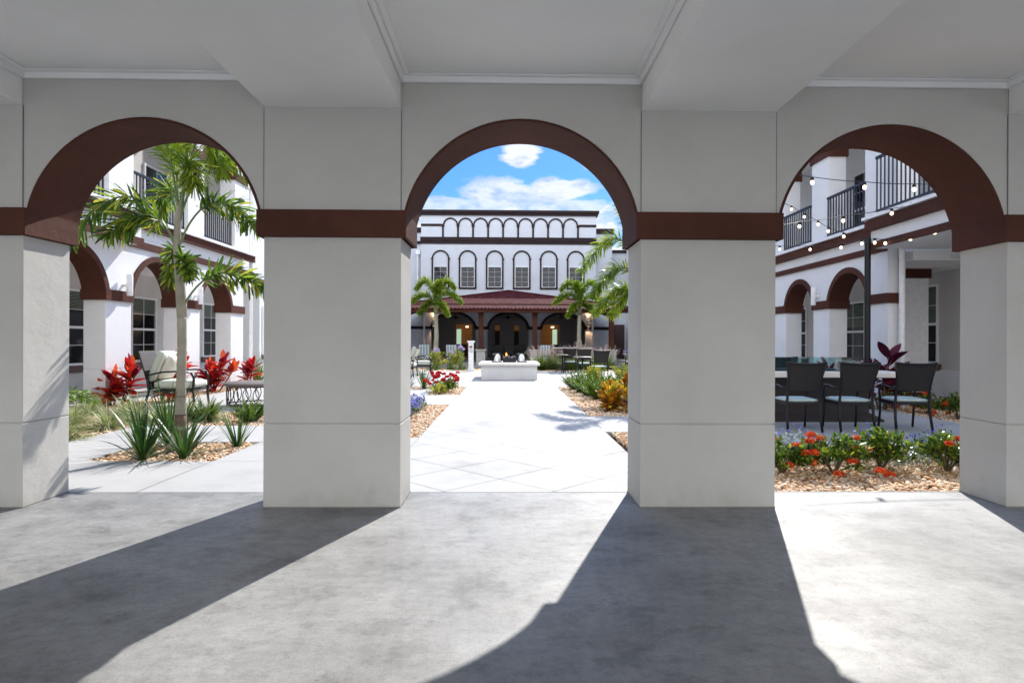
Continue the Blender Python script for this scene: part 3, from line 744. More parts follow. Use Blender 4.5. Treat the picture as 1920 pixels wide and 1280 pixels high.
# roof slab and inside
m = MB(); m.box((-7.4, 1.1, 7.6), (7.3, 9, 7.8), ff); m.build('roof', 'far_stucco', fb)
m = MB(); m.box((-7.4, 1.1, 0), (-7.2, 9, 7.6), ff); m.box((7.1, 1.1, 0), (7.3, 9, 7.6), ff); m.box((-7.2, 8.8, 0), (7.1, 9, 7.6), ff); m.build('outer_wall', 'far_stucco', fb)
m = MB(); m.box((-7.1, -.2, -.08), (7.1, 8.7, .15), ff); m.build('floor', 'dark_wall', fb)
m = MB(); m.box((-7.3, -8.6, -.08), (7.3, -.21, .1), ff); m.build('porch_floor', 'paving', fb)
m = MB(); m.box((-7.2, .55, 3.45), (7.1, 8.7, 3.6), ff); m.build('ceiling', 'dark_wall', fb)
IN = 46.0
fi = lambda u, w_, z: (u, IN+w_, z)
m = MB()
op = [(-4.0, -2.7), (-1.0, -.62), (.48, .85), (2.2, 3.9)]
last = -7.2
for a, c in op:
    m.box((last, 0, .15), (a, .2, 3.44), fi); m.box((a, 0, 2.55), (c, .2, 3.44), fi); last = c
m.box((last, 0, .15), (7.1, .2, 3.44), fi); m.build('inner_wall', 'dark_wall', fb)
for a, c in op:
    m = MB(); m.box((a, .9, .15), (c, .95, 2.6), fi); o = m.build('interior_panel', 'room_glow' if c-a > 1 else 'wood_dark_door', fb)
    if c-a < 1:
        m = MB(); m.box((a, .3, 2.1), (c, .6, 2.5), fi); m.build('lit_niche', 'room_glow', fb)
for a in (-4.0, 3.35):
    m = MB(); m.box((a+.08, .6, .9), (a+.42, .7, 2.2), fi); m.build('bright_window', 'far_window_glow', fb)
for a in (-3.1, 3.4):
    m = MB(); m.lathe([(.1, 2.42), (.12, 2.38), (.1, 2.34)], (a, IN+.3, 0), 12); m.build('ceiling_lamp', 'lamp_glow', fb)
for sgn in (-1, 1):
    m = MB(); m.box((min(7.32*sgn, 13*sgn), 1.2, 0), (max(7.32*sgn, 13*sgn), 1.5, 7.6), ff); m.build('side_wall', 'far_stucco', fb)
    m = MB(); m.box((min(7.32*sgn, 13*sgn), 1.1, 7.6), (max(7.32*sgn, 13*sgn), 1.6, 7.8), ff); m.build('cornice', 'brown_dark', fb)
    m = MB(); m.box((min(7.55*sgn, 8.3*sgn), 1.14, .1), (max(7.55*sgn, 8.3*sgn), 1.19, 2.5), ff); m.build('door', 'wood_dark_door', fb)
pipe(fb, -5.75, FY-.12, 0, 3.0, .07); pipe(fb, 5.85, FY-.12, 0, 3.0, .07); pipe(fb, -6.3, FY+.45, 3.0, 7.4, .07)
m = MB(); m.box((-6.42, FY+.3, 7.3), (-6.12, FY+.58, 7.6)); m.build('gutter_box', 'white_paint', fb)
for k, cx in enumerate((-3.75, 0, 3.8)):
    fn = thing('ceiling_fan', ('dark ceiling fan seen inside the left porch arch', 'dark ceiling fan seen inside the middle porch arch', 'dark ceiling fan seen inside the right porch arch')[k], 'ceiling fan', (cx, 43.6, 2.95), .3*k, 'ceiling fans inside the porch')
    m = MB(); m.lathe([(.03, .5), (.03, .15), (.14, .12), (.14, -.02), (.05, -.08)], n=14); m.build('hub', 'black_metal', fn, smooth=True)
    for q in range(5):
        a = q*2*PI/5; d = Vector((math.cos(a), math.sin(a), 0)); n_ = Vector((-d.y, d.x, 0))
        m = MB(); p = [d*.12-n_*.04, d*.75-n_*.08, d*.75+n_*.08, d*.12+n_*.04]
        m.add([(*v_.xy, .03) for v_ in p]+[(*v_.xy, .045) for v_ in p], [(0, 1, 2, 3), (7, 6, 5, 4), (0, 4, 5, 1), (1, 5, 6, 2), (2, 6, 7, 3), (3, 7, 4, 0)])
        m.build('blade', 'dark_wood', fn)

# porch with tiled hip roof
pr = thing('porch', 'porch with red tiled hip roof on brown square posts before the far building', 'porch')
EY, EZ, EW = 32.2, 3.02, 6.9
AP = (.05, 36.4, 4.30)
m = MB()
# skirt and hip
sk = 33.4; skz = 3.30
vs = [(-EW, EY, EZ), (EW, EY, EZ), (EW-.9, sk, skz), (-EW+.9, sk, skz), (AP[0], AP[1], AP[2]), (AP[0], FY-.02, AP[2]), (-EW+.9, FY-.02, skz), (EW-.9, FY-.02, skz), (-EW, FY-.02, EZ), (EW, FY-.02, EZ)]
m.add(vs, [(0, 1, 2, 3), (0, 3, 6, 8), (1, 9, 7, 2)])
m.add(vs, [(3, 2, 4), (3, 4, 5, 6), (2, 7, 5, 4)])
rf = m.build('roof', 'roof_tile', pr, recalc=False)
m = MB()
for a, b_ in ((vs[3], vs[4]), (vs[2], vs[4]), (vs[4], vs[5]), (vs[0], vs[3]), (vs[1], vs[2])): m.tube([a, b_], .07, 8)
m.build('ridge_tile', 'roof_tile', rf, smooth=True)
m = MB(); m.box((-EW+1.0, sk-.05, skz-.03), (EW-1.0, sk+.01, skz+.045)); m.build('roof_seam', 'brown', rf)
m = MB()
n = int(2*EW/.2)
for k in range(n): m.tube([(-EW+.1+.2*k, EY-.04, EZ+.0), (-EW+.1+.2*k, EY+.25, EZ+.06)], .05, 6)
m.build('eave_tile', 'roof_tile', rf, smooth=True)
m = MB(); m.box((-EW+.1, EY+.1, EZ-.19), (EW-.1, EY+.3, EZ-.01)); m.build('fascia', 'brown', pr)
m = MB(); m.box((-EW+1.0, sk+.05, 3.26), (EW-1.0, FY-.06, 3.285)); m.build('porch_ceiling', 'ceiling', pr)
m = MB(); m.box((-5.9, 32.7, 2.84), (5.9, 32.95, EZ+.1)); m.build('beam', 'brown', pr)
for cx in (-5.55, -1.45, 1.46, 5.6):
    m = MB(); m.box((cx-.13, 32.69, .95), (cx+.13, 32.96, 2.839)); m.box((cx-.17, 32.65, .86), (cx+.17, 33.0, .97)); m.box((cx-.16, 32.66, 2.76), (cx+.16, 32.99, 2.838)); m.box((cx-.15, 32.67, 2.6), (cx+.15, 32.98, 2.63))
    o = m.build('post', 'brown', pr, bevel=.01)
    m = MB(); m.box((cx-.24, 32.58, 0), (cx+.24, 33.06, .78)); m.box((cx-.31, 32.52, .78), (cx+.31, 33.12, .855)); m.build('plinth', 'stucco', pr, bevel=.01)

# ------------------------------------------------------------------ wall lamps
def wall_lamp(loc, rz, label, glow=False):
    t = thing('wall_lamp', label, 'wall lamp', loc, rz, 'cylinder wall lamps')
    m = MB(); m.lathe([(.055, -.22), (.06, -.21), (.06, .21), (.055, .22)], (0, -.13, 0), 20); m.build('shade', 'white_paint', t, smooth=True)
    m = MB(); m.tube([(0, -.005, 0), (0, -.09, 0)], .03, 12); m.lathe([(.05, 0), (.05, .01)], (0, 0, 0)); m.build('bracket', 'white_paint', t, smooth=True)
    if glow:
        m = MB(); m.lathe([(.045, .221), (.045, .226)], (0, -.13, 0), 16); m.lathe([(.045, -.226), (.045, -.221)], (0, -.13, 0), 16); m.build('lens', 'lamp_glow', t)
        for sgn in (1, -1):
            l = bpy.data.lights.new('lamp_light', 'SPOT'); l.energy = 22; l.color = (1, .6, .3); l.spot_size = R(80); l.spot_blend = .8; l.shadow_soft_size = .04
            lo = bpy.data.objects.new('lamp_light', l); COL.objects.link(lo); lo.parent = t; lo.location = (0, -.13, .26*sgn); lo.rotation_euler = (PI if sgn > 0 else 0, 0, 0)
    return t
wall_lamp((XL, 12.62, 2.42), R(90), 'white cylinder lamp on the left wing between the two nearest arches')
wall_lamp((XL, 15.5, 2.42), R(90), 'white cylinder lamp on the left wing half hidden by palm leaves')
wall_lamp((XR, 14.85, 2.43), R(-90), 'white cylinder lamp on the right wing between two arches')
wall_lamp((-5.12, FY, 2.55), 0, 'lit white cylinder lamp on the far building left of its arches', True)
wall_lamp((5.55, FY, 2.55), 0, 'lit white cylinder lamp on the far building right of its arches', True)
# ------------------------------------------------------------------ plants
UP = Vector((0, 0, 1))
def blade(mb, p, d, L, W, droop=.5, n=4, prof='strap', roll=0, jag=False):
    p = Vector(p); d = Vector(d).normalized(); side = d.cross(UP)
    if side.length < .05: side = Vector((rnd.uniform(-1, 1), rnd.uniform(-1, 1), 0))
    side.normalize()
    if roll: side = Matrix.Rotation(roll, 3, d) @ side
    vs = []; st = L/n
    for i in range(n+1):
        t = i/n
        if prof == 'strap': w_ = W*(1-t**2.2)*(.75+.25*min(1, t*4))
        elif prof == 'leaf': w_ = W*max(0, math.sin(PI*min(1, .06+t*.94)))**.75
        elif prof == 'wedge': w_ = W*(.22+.78*min(1, t*1.5))*(1 if t < .99 else .55)
        else: w_ = W*(1-t)
        if i == n and prof != 'wedge': vs.append(p.copy())
        else: vs += [p-side*w_/2, p+side*w_/2]
        d = (d+Vector((0, 0, -droop/n))).normalized(); p = p+d*st
    fs = []
    for i in range(n):
        if i == n-1 and prof != 'wedge': fs.append((2*i, 2*i+1, 2*i+2))
        else: fs.append((2*i, 2*i+1, 2*i+3, 2*i+2))
    mb.add(vs, fs)
def rdir(zmin=.1, zmax=1, az=None):
    a = rnd.uniform(0, 2*PI) if az is None else az
    z = rnd.uniform(zmin, zmax); r_ = math.sqrt(max(0, 1-z*z)); return Vector((r_*math.cos(a), r_*math.sin(a), z))
def arc_pts(p, q, sag, n=14):
    """curve from p to q bulging upwards by sag, drooping at the tip"""
    p, q = Vector(p), Vector(q); out = []
    for i in range(n+1):
        t = i/n; v_ = p.lerp(q, t); v_.z += sag*math.sin(PI*t**.8); out.append(v_)
    return out
def frond(parent, p, q, sag, LL=.34, W=.045, nodes=44, per=5, start=.22, droop=.9, mat='palm_leaf', rr=.018, name='frond'):
    pts = arc_pts(p, q, sag, 16); m = MB(); m.cur = 1
    m.tube(pts, [rr*(1-.75*i/16)+.002 for i in range(17)], 5); m.cur = 0
    for k in range(nodes):
        t = start+(1-start)*(k+rnd.random()*.6)/nodes; t = min(t, .999); f_ = t*16; i = int(f_)
        c = pts[i].lerp(pts[min(i+1, 16)], f_-i); tan = (pts[min(i+1, 16)]-pts[max(0, i-1)]).normalized()
        a = tan.cross(UP)
        if a.length < .05: a = Vector((1, 0, 0))
        a.normalize(); b_ = a.cross(tan)
        l_ = LL*(.55+.45*math.sin(PI*min(1, .15+.85*(t-start)/(1-start))))*rnd.uniform(.75, 1.15)
        for j in range(per):
            an = 2*PI*(j+rnd.uniform(-.35, .35))/per+k*.9
            d = (a*math.cos(an)+b_*math.sin(an))*.85+tan*rnd.uniform(.45, .85)
            blade(m, c, d, l_, W*rnd.uniform(.6, 1.2), droop*rnd.uniform(.3, 1.3), 3, 'wedge' if rnd.random() < .5 else 'strap', rnd.uniform(-1.2, 1.2))
    return m.build(name, [mat, 'crownshaft'], parent, recalc=False)
def trunk_mesh(parent, pts, rad, rings=True, mat='trunk'):
    P = []; Rr = []
    n = 34
    for i in range(n+1):
        t = i/n*(len(pts)-1); k = min(int(t), len(pts)-2); f_ = t-k
        v_ = Vector(pts[k]).lerp(Vector(pts[k+1]), f_); r_ = rad[k]*(1-f_)+rad[k+1]*f_
        if rings and i % 4 == 0: r_ *= 1.05
        P.append(v_); Rr.append(r_)
    m = MB(); m.tube(P, Rr, 14); return m.build('trunk', mat, parent, smooth='all')

# near palm in the left arch
pm = thing('foxtail_palm', 'tall foxtail palm with pale ringed trunk in the square pebble bed, left arch', 'palm', (-3.93, 7.30, -.03))
trunk_mesh(pm, [(-.02, 0, 0), (.02, 0, .10), (.04, 0, .35), (.045, 0, .8), (.055, 0, 1.25), (.05, 0, 1.62)], [.115, .088, .064, .054, .050, .052])
m = MB(); m.tube([(-.02, 0, .0), (.02, 0, .10), (.04, 0, .35), (.0415, 0, .44)], [.1165, .0895, .0655, .0632], 16); m.build('root_base', 'trunk_brown', pm, smooth='all')
m = MB(); m.lathe([(.061, .655), (.061, .665)], (.043, 0, 0), 16); m.lathe([(.067, .44), (.067, .45)], (.04, 0, 0), 16); m.build('leaf_scar', 'trunk_brown', pm)
m = MB(); m.tube([(.05, 0, 1.60), (.045, 0, 1.75), (.02, 0, 2.1), (-.01, 0, 2.45), (.0, 0, 2.8), (.03, 0, 3.0)], [.054, .058, .052, .044, .036, .026], 14); m.build('crownshaft', 'trunk', pm, smooth='all')
F_ = [((.04, 0, 1.66), (1.02, .0, 1.93), .34, 'palm_leaf', .31), ((.0, 0, 2.35), (-1.32, -.25, 2.25), .70, 'palm_leaf', .34), ((.02, 0, 2.45), (1.05, -.2, 2.62), .42, 'palm_leaf', .34),
      ((0, 0, 2.4), (-.62, -.35, 2.5), .34, 'palm_leaf', .36), ((.02, 0, 2.15), (.30, -.3, 2.05), .16, 'palm_leaf', .24), ((.03, 0, 2.75), (.3, -.2, 3.1), .5, 'palm_leaf_light', .36), ((-.0, 0, 2.2), (-.42, .6, 2.05), .3, 'palm_leaf', .26),
      ((.02, 0, 2.7), (-.25, .3, 3.9), .2, 'palm_leaf_light', .36), ((.03, 0, 2.75), (.42, .25, 3.35), .75, 'palm_leaf_light', .36), ((.02, 0, 2.8), (-.15, -.35, 4.2), .2, 'palm_leaf_light', .34),
      ((.03, 0, 2.8), (.75, .9, 3.3), .6, 'palm_leaf_light', .34), ((.02, 0, 2.5), (-.8, .9, 2.8), .6, 'palm_leaf', .32)]
for p, q, s_, mt, l_ in F_: frond(pm, p, q, s_, l_*.86, .034 if mt == 'palm_leaf' else .018, 31 if mt == 'palm_leaf' else 46, 5 if mt == 'palm_leaf' else 7, .26 if q[2] < 3 else .3, .6, mt, .012)

# palm right of the path, trunk hidden by the pillar
pr2 = thing('foxtail_palm', 'foxtail palm whose fronds arch over from behind the right pillar of the middle arch', 'palm', (3.05, 14.0, -.03))
trunk_mesh(pr2, [(0, 0, 0), (0, 0, .3), (.02, 0, 1.2), (.0, 0, 2.3)], [.14, .11, .085, .075])
m = MB(); m.tube([(0, 0, 2.28), (.0, 0, 2.5), (.0, 0, 2.9), (.02, 0, 3.2)], [.08, .08, .055, .035], 12); m.build('crownshaft', 'crownshaft', pr2, smooth='all')
for p, q, s_, mt, l_ in [((0, 0, 2.9), (-1.36, 0, 2.95), .80, 'palm_leaf_light', .36), ((0, 0, 2.5), (-1.15, -.2, 2.35), .60, 'palm_leaf', .36), ((0, 0, 2.2), (-1.0, .3, 2.0), .45, 'palm_leaf_light', .34),
      ((0, 0, 3.1), (-.45, 0, 4.6), .35, 'palm_leaf_light', .4), ((0, 0, 3), (1.3, .3, 2.8), .9, 'palm_leaf', .4),
      ((0, 0, 2.6), (.3, -1.3, 1.7), .7, 'palm_leaf', .4), ((0, 0, 3), (.4, 1.2, 2.9), .9, 'palm_leaf', .4), ((0, 0, 2.3), (-.65, .1, 1.9), .35, 'palm_leaf_light', .32)]:
    frond(pr2, p, q, s_, l_*.92, .026, 52, 6, .2, .6, mt, .015)
# far pair
def far_palm(loc, label, sgn):
    t = thing('foxtail_palm', label, 'palm', loc)
    trunk_mesh(t, [(0, 0, 0), (-.02*sgn, 0, .3), (.05*sgn, 0, 1.5), (.02*sgn, 0, 2.6)], [.16, .14, .10, .09])
    m = MB(); m.tube([(.02*sgn, 0, 2.58), (.02*sgn, 0, 2.9), (.02*sgn, 0, 3.2)], [.1, .1, .05], 12); m.build('crownshaft', 'crownshaft', t, smooth='all')
    for p, q, s_, mt in [((0, 0, 3.1), (-.95*sgn, 0, 3.75), .75, 'palm_leaf_light'), ((0, 0, 3.1), (.95*sgn, .1, 3.8), .7, 'palm_leaf_light'), ((0, 0, 3), (-1.3*sgn, -.2, 3.0), .5, 'palm_leaf_light'), ((0, 0, 3.1), (.25*sgn, -.4, 4.1), .2, 'palm_leaf_light'),
        ((0, 0, 3), (1.3*sgn, -.2, 3.1), .55, 'palm_leaf_light'), ((0, 0, 2.9), (-.7*sgn, -.6, 2.55), .3, 'palm_leaf'), ((0, 0, 2.9), (.65*sgn, -.5, 2.5), .3, 'palm_leaf_light'), ((0, 0, 3), (.1, .9, 3.3), .9, 'palm_leaf'),
        ((0, 0, 3), (.1*sgn, -.8, 2.9), .8, 'palm_leaf')]:
        frond(t, p, q, s_, .30, .035, 60, 8, .12, .5, mt)
    return t
far_palm((-3.45, 29.0, 0), 'small foxtail palm among flowers left of the porch', 1)
far_palm((3.5, 29.5, 0), 'small foxtail palm behind the pink grasses right of the porch', -1)

def iris(name, n=72, L=.72, W=.028, spread=.55, mat='strap_leaf'):
    t = thing(name, None, None); m = MB()
    for k in range(n):
        z = rnd.uniform(.84, 1) if rnd.random() < .8 else rnd.uniform(.4, .8)
        d = rdir(z, z); r_ = rnd.uniform(0, .07)
        blade(m, (d.x*r_, d.y*r_, -.04), d, L*rnd.uniform(.6, 1.1), W*rnd.uniform(.7, 1.2), spread*rnd.uniform(.3, 1.6), 6, 'strap')
    m.build('leaves', mat, t, recalc=False); return t
def tuft(name, n=460, L=.58, W=.016, mat='varie_leaf', zlo=.25, droop=1.5, r0=.12):
    t = thing(name, None, None); m = MB()
    for k in range(n):
        d = rdir(zlo, 1); r_ = rnd.uniform(0, r0)
        blade(m, (d.x*r_, d.y*r_, -.04), d, L*rnd.uniform(.55, 1.1), W, droop*rnd.uniform(.5, 1.4), 5, 'strap')
    m.build('leaves', mat, t, recalc=False); return t
def foxfern(name, n=40, L=.4):
    t = thing(name, None, None); m = MB()
    for k in range(n):
        d = rdir(.5, 1); l_ = L*rnd.uniform(.6, 1.1); p = Vector((d.x*.06, d.y*.06, -.03)); q = p+d*l_; q.z += .04
        nn = 16
        for i in range(nn):
            t_ = (i+1)/nn; c = p.lerp(q, t_); rr = .045*math.sin(PI*min(1, .12+t_*.86))
            for j in range(9):
                a = rnd.uniform(0, 2*PI); s_ = d.orthogonal().normalized(); s_ = Matrix.Rotation(a, 3, d) @ s_
                blade(m, c, s_*.9+d*.9, rr+.014, .011, 0, 2, 'leaf')
    m.build('plumes', 'fern_leaf', t, recalc=False); return t
def ti_plant(name, stems, H=.8, L=.42, W=.125, mat='red_leaf', per=22, z0=.35):
    t = thing(name, None, None); m = MB(); s = MB()
    for (x, y, h) in stems:
        s.tube([(x*.3, y*.3, -.05), (x*.7, y*.7, h*.5), (x, y, h)], [.02, .016, .012], 6)
        for k in range(per):
            f_ = k/per; z = h*(z0+(1.03-z0)*f_); zz = -.05+.95*f_
            d = rdir(zz, min(1, zz+.2)); c = (x*(.5+.5*f_), y*(.5+.5*f_), z)
            blade(m, c, d, L*rnd.uniform(.75, 1.1)*(1-.25*f_*f_), W*rnd.uniform(.75, 1.15), rnd.uniform(.1, .7), 6, 'leaf', rnd.uniform(-.5, .5))
    s.build('stem', 'stem', t); m.build('leaves', mat, t, recalc=False); return t
def shrub(name, rad=.28, H=.5, n=650, L=.075, W=.032, mat='shrub_leaf', flowers=(), fmat='orange_petal', fr=.05, stems=9, upright=.5):
    t = thing(name, None, None); m = MB(); s = MB()
    for k in range(stems):
        d = rdir(.6, .95); s.tube([(0, 0, -.05), (d.x*rad*.5, d.y*rad*.5, H*.4), (d.x*rad*.9, d.y*rad*.9, H*.78)], [.010, .007, .004], 5)
    tips = [rdir(.05, 1)*1 for _ in range(max(10, n//26))]
    for k in range(n):
        tp = tips[k % len(tips)]; rr = rnd.uniform(.35, 1.02); w_ = rnd.uniform(.85, 1.1)
        c = Vector((tp.x*rad*rr*w_, tp.y*rad*rr*w_, H*.18+tp.z*H*.78*rr+rnd.uniform(-.02, .02)))
        c += Vector((rnd.gauss(0, 1), rnd.gauss(0, 1), rnd.gauss(0, .6)))*rad*.09
        d = (tp*.6+rdir(-.1, 1)*.7+UP*upright*.5)
        blade(m, c, d, L*rnd.uniform(.6, 1.15), W*rnd.uniform(.7, 1.1), .35, 3, 'leaf', rnd.uniform(-.6, .6))
    s.build('stem', 'stem', t); m.build('leaves', mat, t, recalc=False)
    for (x, y, z) in flowers: flower_head(t, (x, y, z), fr, fmat)
    return t
def flower_head(parent, c, r_, mat, n=70, petal=.017, name='flower_head', ball=False):
    m = MB(); c = Vector(c)
    for k in range(n):
        d = rdir(-.9 if ball else -.5, 1); p = c+Vector((d.x*r_, d.y*r_, d.z*r_*(1 if ball else .85)))*rnd.uniform(.8, 1.12)
        u = d.orthogonal().normalized(); u = Matrix.Rotation(rnd.uniform(0, PI), 3, d) @ u; v_ = d.cross(u); s_ = petal*rnd.uniform(.7, 1.2)
        q = p-d*.006
        for a in (u, -u, v_, -v_):
            b_ = d.cross(a); m.add([q, p+a*s_*.5-b_*s_*.4, p+a*s_+d*.003, p+a*s_*.5+b_*s_*.4], [(0, 1, 2, 3)])
    return m.build(name, mat, parent, recalc=False)

# -- left arch planting
i1 = iris('iris_clump'); tag(i1, 'dark green strap leaved clump at the front left of the palm bed', 'plant', 'strap leaved clumps round the near palm'); i1.location = (-4.02, 6.78, 0)
i2 = iris('iris_clump', 60, .66); tag(i2, 'strap leaved clump just right of the near palm trunk', 'plant', 'strap leaved clumps round the near palm'); i2.location = (-3.62, 6.86, 0)
i3 = iris('iris_clump', 60, .94, .03, .3); tag(i3, 'tall strap leaved clump standing behind the near palm trunk, to its left', 'plant', 'strap leaved clumps round the near palm'); i3.location = (-4.2, 7.62, 0)
i4 = iris('iris_clump', 34, .6, .026, .45); tag(i4, 'thin strap leaved clump at the right corner of the palm bed', 'plant', 'strap leaved clumps round the near palm'); i4.location = (-3.33, 7.55, 0)
vg = [tuft('variegated_grass_clump') for _ in range(3)]
vp = [(-5.85, 8.1, 'pale green arching grass clump nearest the left pillar'), (-6.5, 8.9, 'pale green arching grass clump beside the cut palm leaf'), (-5.95, 9.15, 'pale green grass clump left of the strap leaved clump by the palm'),
      (-6.0, 10.0, 'pale grass clump in the second row beneath the red leaves'), (-5.3, 10.2, 'pale grass clump under the white armchair'), (-4.85, 10.0, 'pale grass clump directly left of the palm trunk'),
      (-6.9, 9.8, 'pale grass clump before the first left wing pillar'), (-7.2, 8.4, 'pale grass clump hidden at the far left of its bed'), (-6.6, 10.7, 'pale grass clump at the foot of the red leaved plant'), (-5.45, 9.65, 'pale grass clump behind the front left strap leaved clump'), (-7.3, 9.6, 'pale grass clump in front of the first left wing pillar base'), (-7.3, 10.7, 'pale grass clump against the first left wing pillar')]
for k, (x, y, l_) in enumerate(vp):
    if k < 3: o = vg[k]; o.location = (x, y, 0); tag(o, l_, 'grass clump', 'pale tufted grasses in the left bed')
    else: o = dup(vg[k % 3], (x, y, 0), rnd.uniform(0, 6), l_, rnd.uniform(.85, 1.1), 'pale tufted grasses in the left bed')
ff1 = foxfern('foxtail_fern', 44, .38); ff1.location = (-4.25, 9.75, 0); tag(ff1, 'bright green foxtail fern just right of the near palm trunk', 'fern', 'foxtail ferns')
ff2 = foxfern('foxtail_fern', 44, .38); ff2.location = (-3.98, 10.35, 0); ff2.location = (-4.25, 10.0, 0)
ff1.location = (-4.92, 9.95, 0); ff2.location = (-4.17, 9.9, 0); tag(ff2, 'lime green foxtail fern in front of the round coffee table', 'fern', 'foxtail ferns')
dup(ff1, (-3.55, 10.1, 0), 2, 'foxtail fern cut off by the left pillar of the middle arch', 1, 'foxtail ferns')
t = ti_plant('ti_plant', [(0, 0, .5), (.28, .1, .72), (-.22, .05, .42), (.45, -.08, .6), (.12, -.2, .3)], per=28); t.location = (-7.8, 12.2, 0); tag(t, 'scarlet leaved ti plant in front of the first left wing pillar', 'ti plant', 'scarlet ti plants along the left wing')
t2 = ti_plant('ti_plant', [(0, 0, .75), (.22, .1, .9), (.3, -.2, .5), (.1, -.3, .35)], per=28); t2.location = (-7.3, 13.25, 0); tag(t2, 'taller scarlet ti plant right behind the white armchair', 'ti plant', 'scarlet ti plants along the left wing')
t3 = ti_plant('ti_plant', [(0, 0, .62), (.3, 0, .78), (-.15, .1, .5), (.55, .1, .6), (.2, -.2, .35)], .8, .4, .12, per=28); t3.location = (-7.55, 15.6, 0); tag(t3, 'wide scarlet ti plant behind the round coffee table', 'ti plant', 'scarlet ti plants along the left wing')
t4 = ti_plant('ti_plant', [(0, 0, .45), (.15, 0, .6)], .8, .46, .12, per=24); t4.location = (-7.35, 17.3, 0); tag(t4, 'small scarlet ti plant with upright leaves beside the white downpipe', 'ti plant', 'scarlet ti plants along the left wing')
t = tuft('fountain_grass', 260, 1.1, .012, 'grass_leaf', .6, .5); t.location = (-8.0, 19.6, 0); tag(t, 'tall pale fountain grass beyond the downpipe of the left wing', 'grass clump')
# cycad leaves at the far left
cy = thing('cycad', 'low cycad with broad feathery leaves at the left edge of the left arch', 'cycad', (-6.95, 9.15, -.02))
for k in range(9):
    a = k*2*PI/9+.2; frond(cy, (0, 0, .1), (.75*math.cos(a), .75*math.sin(a), .35), .3, .14, .03, 30, 2, .2, .3, 'fern_leaf', .01, 'leaf')
# bedding blue daze (left of the path)
def cover(name, rect, n, label, petals, leafm, L=.05, h=.16, npet=500, pm_='blue_petal', ps=.013):
    x0, y0, x1, y1 = rect; m = MB()
    for k in range(n):
        x, y = rnd.uniform(x0, x1), rnd.uniform(y0, y1); z = h*rnd.random()*(.6+.4*math.sin(x*7)*math.sin(y*6))
        blade(m, (x, y, z-.02), rdir(.2, 1), L*rnd.uniform(.6, 1.2), .014, .3, 2, 'leaf')
    m.cur = 1
    for k in range(npet):
        x, y = rnd.uniform(x0, x1), rnd.uniform(y0, y1); z = h*rnd.uniform(.7, 1.25)*(.6+.4*math.sin(x*7)*math.sin(y*6))+.02
        d = rdir(.5, 1); u = d.orthogonal().normalized(); v_ = d.cross(u)
        m.add([Vector((x, y, z))+u*ps*math.cos(2*PI*j/5)+v_*ps*math.sin(2*PI*j/5) for j in range(5)], [(0, 1, 2, 3, 4)])
    return tag(m.build(name, [leafm, pm_], recalc=False), label, 'flowers', kind='stuff')
cover('blue_flowers', (-2.8, 8.6, -1.62, 12.35), 9000, 'mass of small blue flowers on grey green mats left of the path', 0, 'strap_leaf', .07, .24, 2600, ps=.022)
cover('blue_flowers', (3.05, 6.35, 5.2, 7.35), 5200, 'low silvery mats with tiny blue flowers behind the orange shrubs', 0, 'silver_leaf', .06, .28, 420, ps=.016)
# red flowers left of the path
rp = shrub('red_flower_shrub', .36, .32, 700, .08, .04, 'shrub_leaf', [(rnd.uniform(-.34, .34), rnd.uniform(-.3, .25), .34+rnd.uniform(-.12, .16)) for _ in range(40)], 'red_petal', .045, 8)
rp.location = (-1.62, 15.7, 0); tag(rp, 'bush of bright red flowers at the left edge of the path', 'flowers')
rp2 = shrub('yellow_flower_shrub', .28, .22, 420, .07, .035, 'yellow_leaf', [(-.25, -.1, .3), (-.33, 0, .33), (-.18, -.15, .25)], 'red_petal', .045, 6)
rp2.location = (-1.72, 15.05, 0); tag(rp2, 'low yellow green bush before the red flowers', 'shrub')
for k, (x, y, l_) in enumerate([(-2.3, 16.7, 'strap leaved clump just left of the red flowers'), (-2.75, 16.75, 'smaller strap leaved clump second from the red flowers'), (-3.1, 16.8, 'strap leaved clump by the pillar edge below the left chairs')]):
    dup(i1 if k % 2 == 0 else i2, (x, y, 0), k*1.3, l_, .95, 'strap leaved clumps left of the path')
# croton, foxtail fern and yellow shrubs right of the path
crs = []
for k, (x, y, l_) in enumerate([(1.95, 11.5, 'orange and yellow croton at the front left of its bed'), (2.35, 11.2, 'croton with yellow crown nearest the path strip'), (2.15, 12.4, 'orange croton in the second row'), (2.65, 11.9, 'dark based croton beside the middle pillar'), (2.7, 12.8, 'tall orange croton touching the pillar edge')]):
    if k < 2:
        t = ti_plant('croton', [(rnd.uniform(-.16, .16), rnd.uniform(-.16, .16), rnd.uniform(.22, .42)) for _ in range(7)], .4, .22, .08, 'croton_leaf', 36, .1); crs.append(t); t.location = (x, y, 0); tag(t, l_, 'croton', 'crotons right of the path')
    else: dup(crs[k % 2], (x, y, 0), k*1.1, l_, 1.05 if k < 4 else 1.35, 'crotons right of the path')
for k, (x, y, l_) in enumerate([(1.9, 16.6, 'foxtail fern nearest the cafe chairs at the corner of its bed'), (1.92, 15.7, 'second foxtail fern in the row right of the path'), (2.0, 14.8, 'third foxtail fern in the row right of the path'), (2.1, 13.8, 'fourth foxtail fern in the row, beside the orange crotons'), (2.45, 15.6, 'foxtail fern under the yellow leaved shrub'), (2.7, 14.9, 'foxtail fern behind the yellow leaved shrub')]):
    dup((ff1, ff2)[k % 2], (x, y, 0), k, l_, 1.45, 'foxtail ferns')
ys_ = shrub('yellow_leaf_shrub', .42, .78, 900, .10, .045, 'yellow_leaf', (), stems=12); ys_.location = (2.4, 16.7, 0); ys_.scale = (.85,)*3; tag(ys_, 'yellow green variegated shrub in front of the nearest cafe chair', 'shrub', 'yellow variegated shrubs')
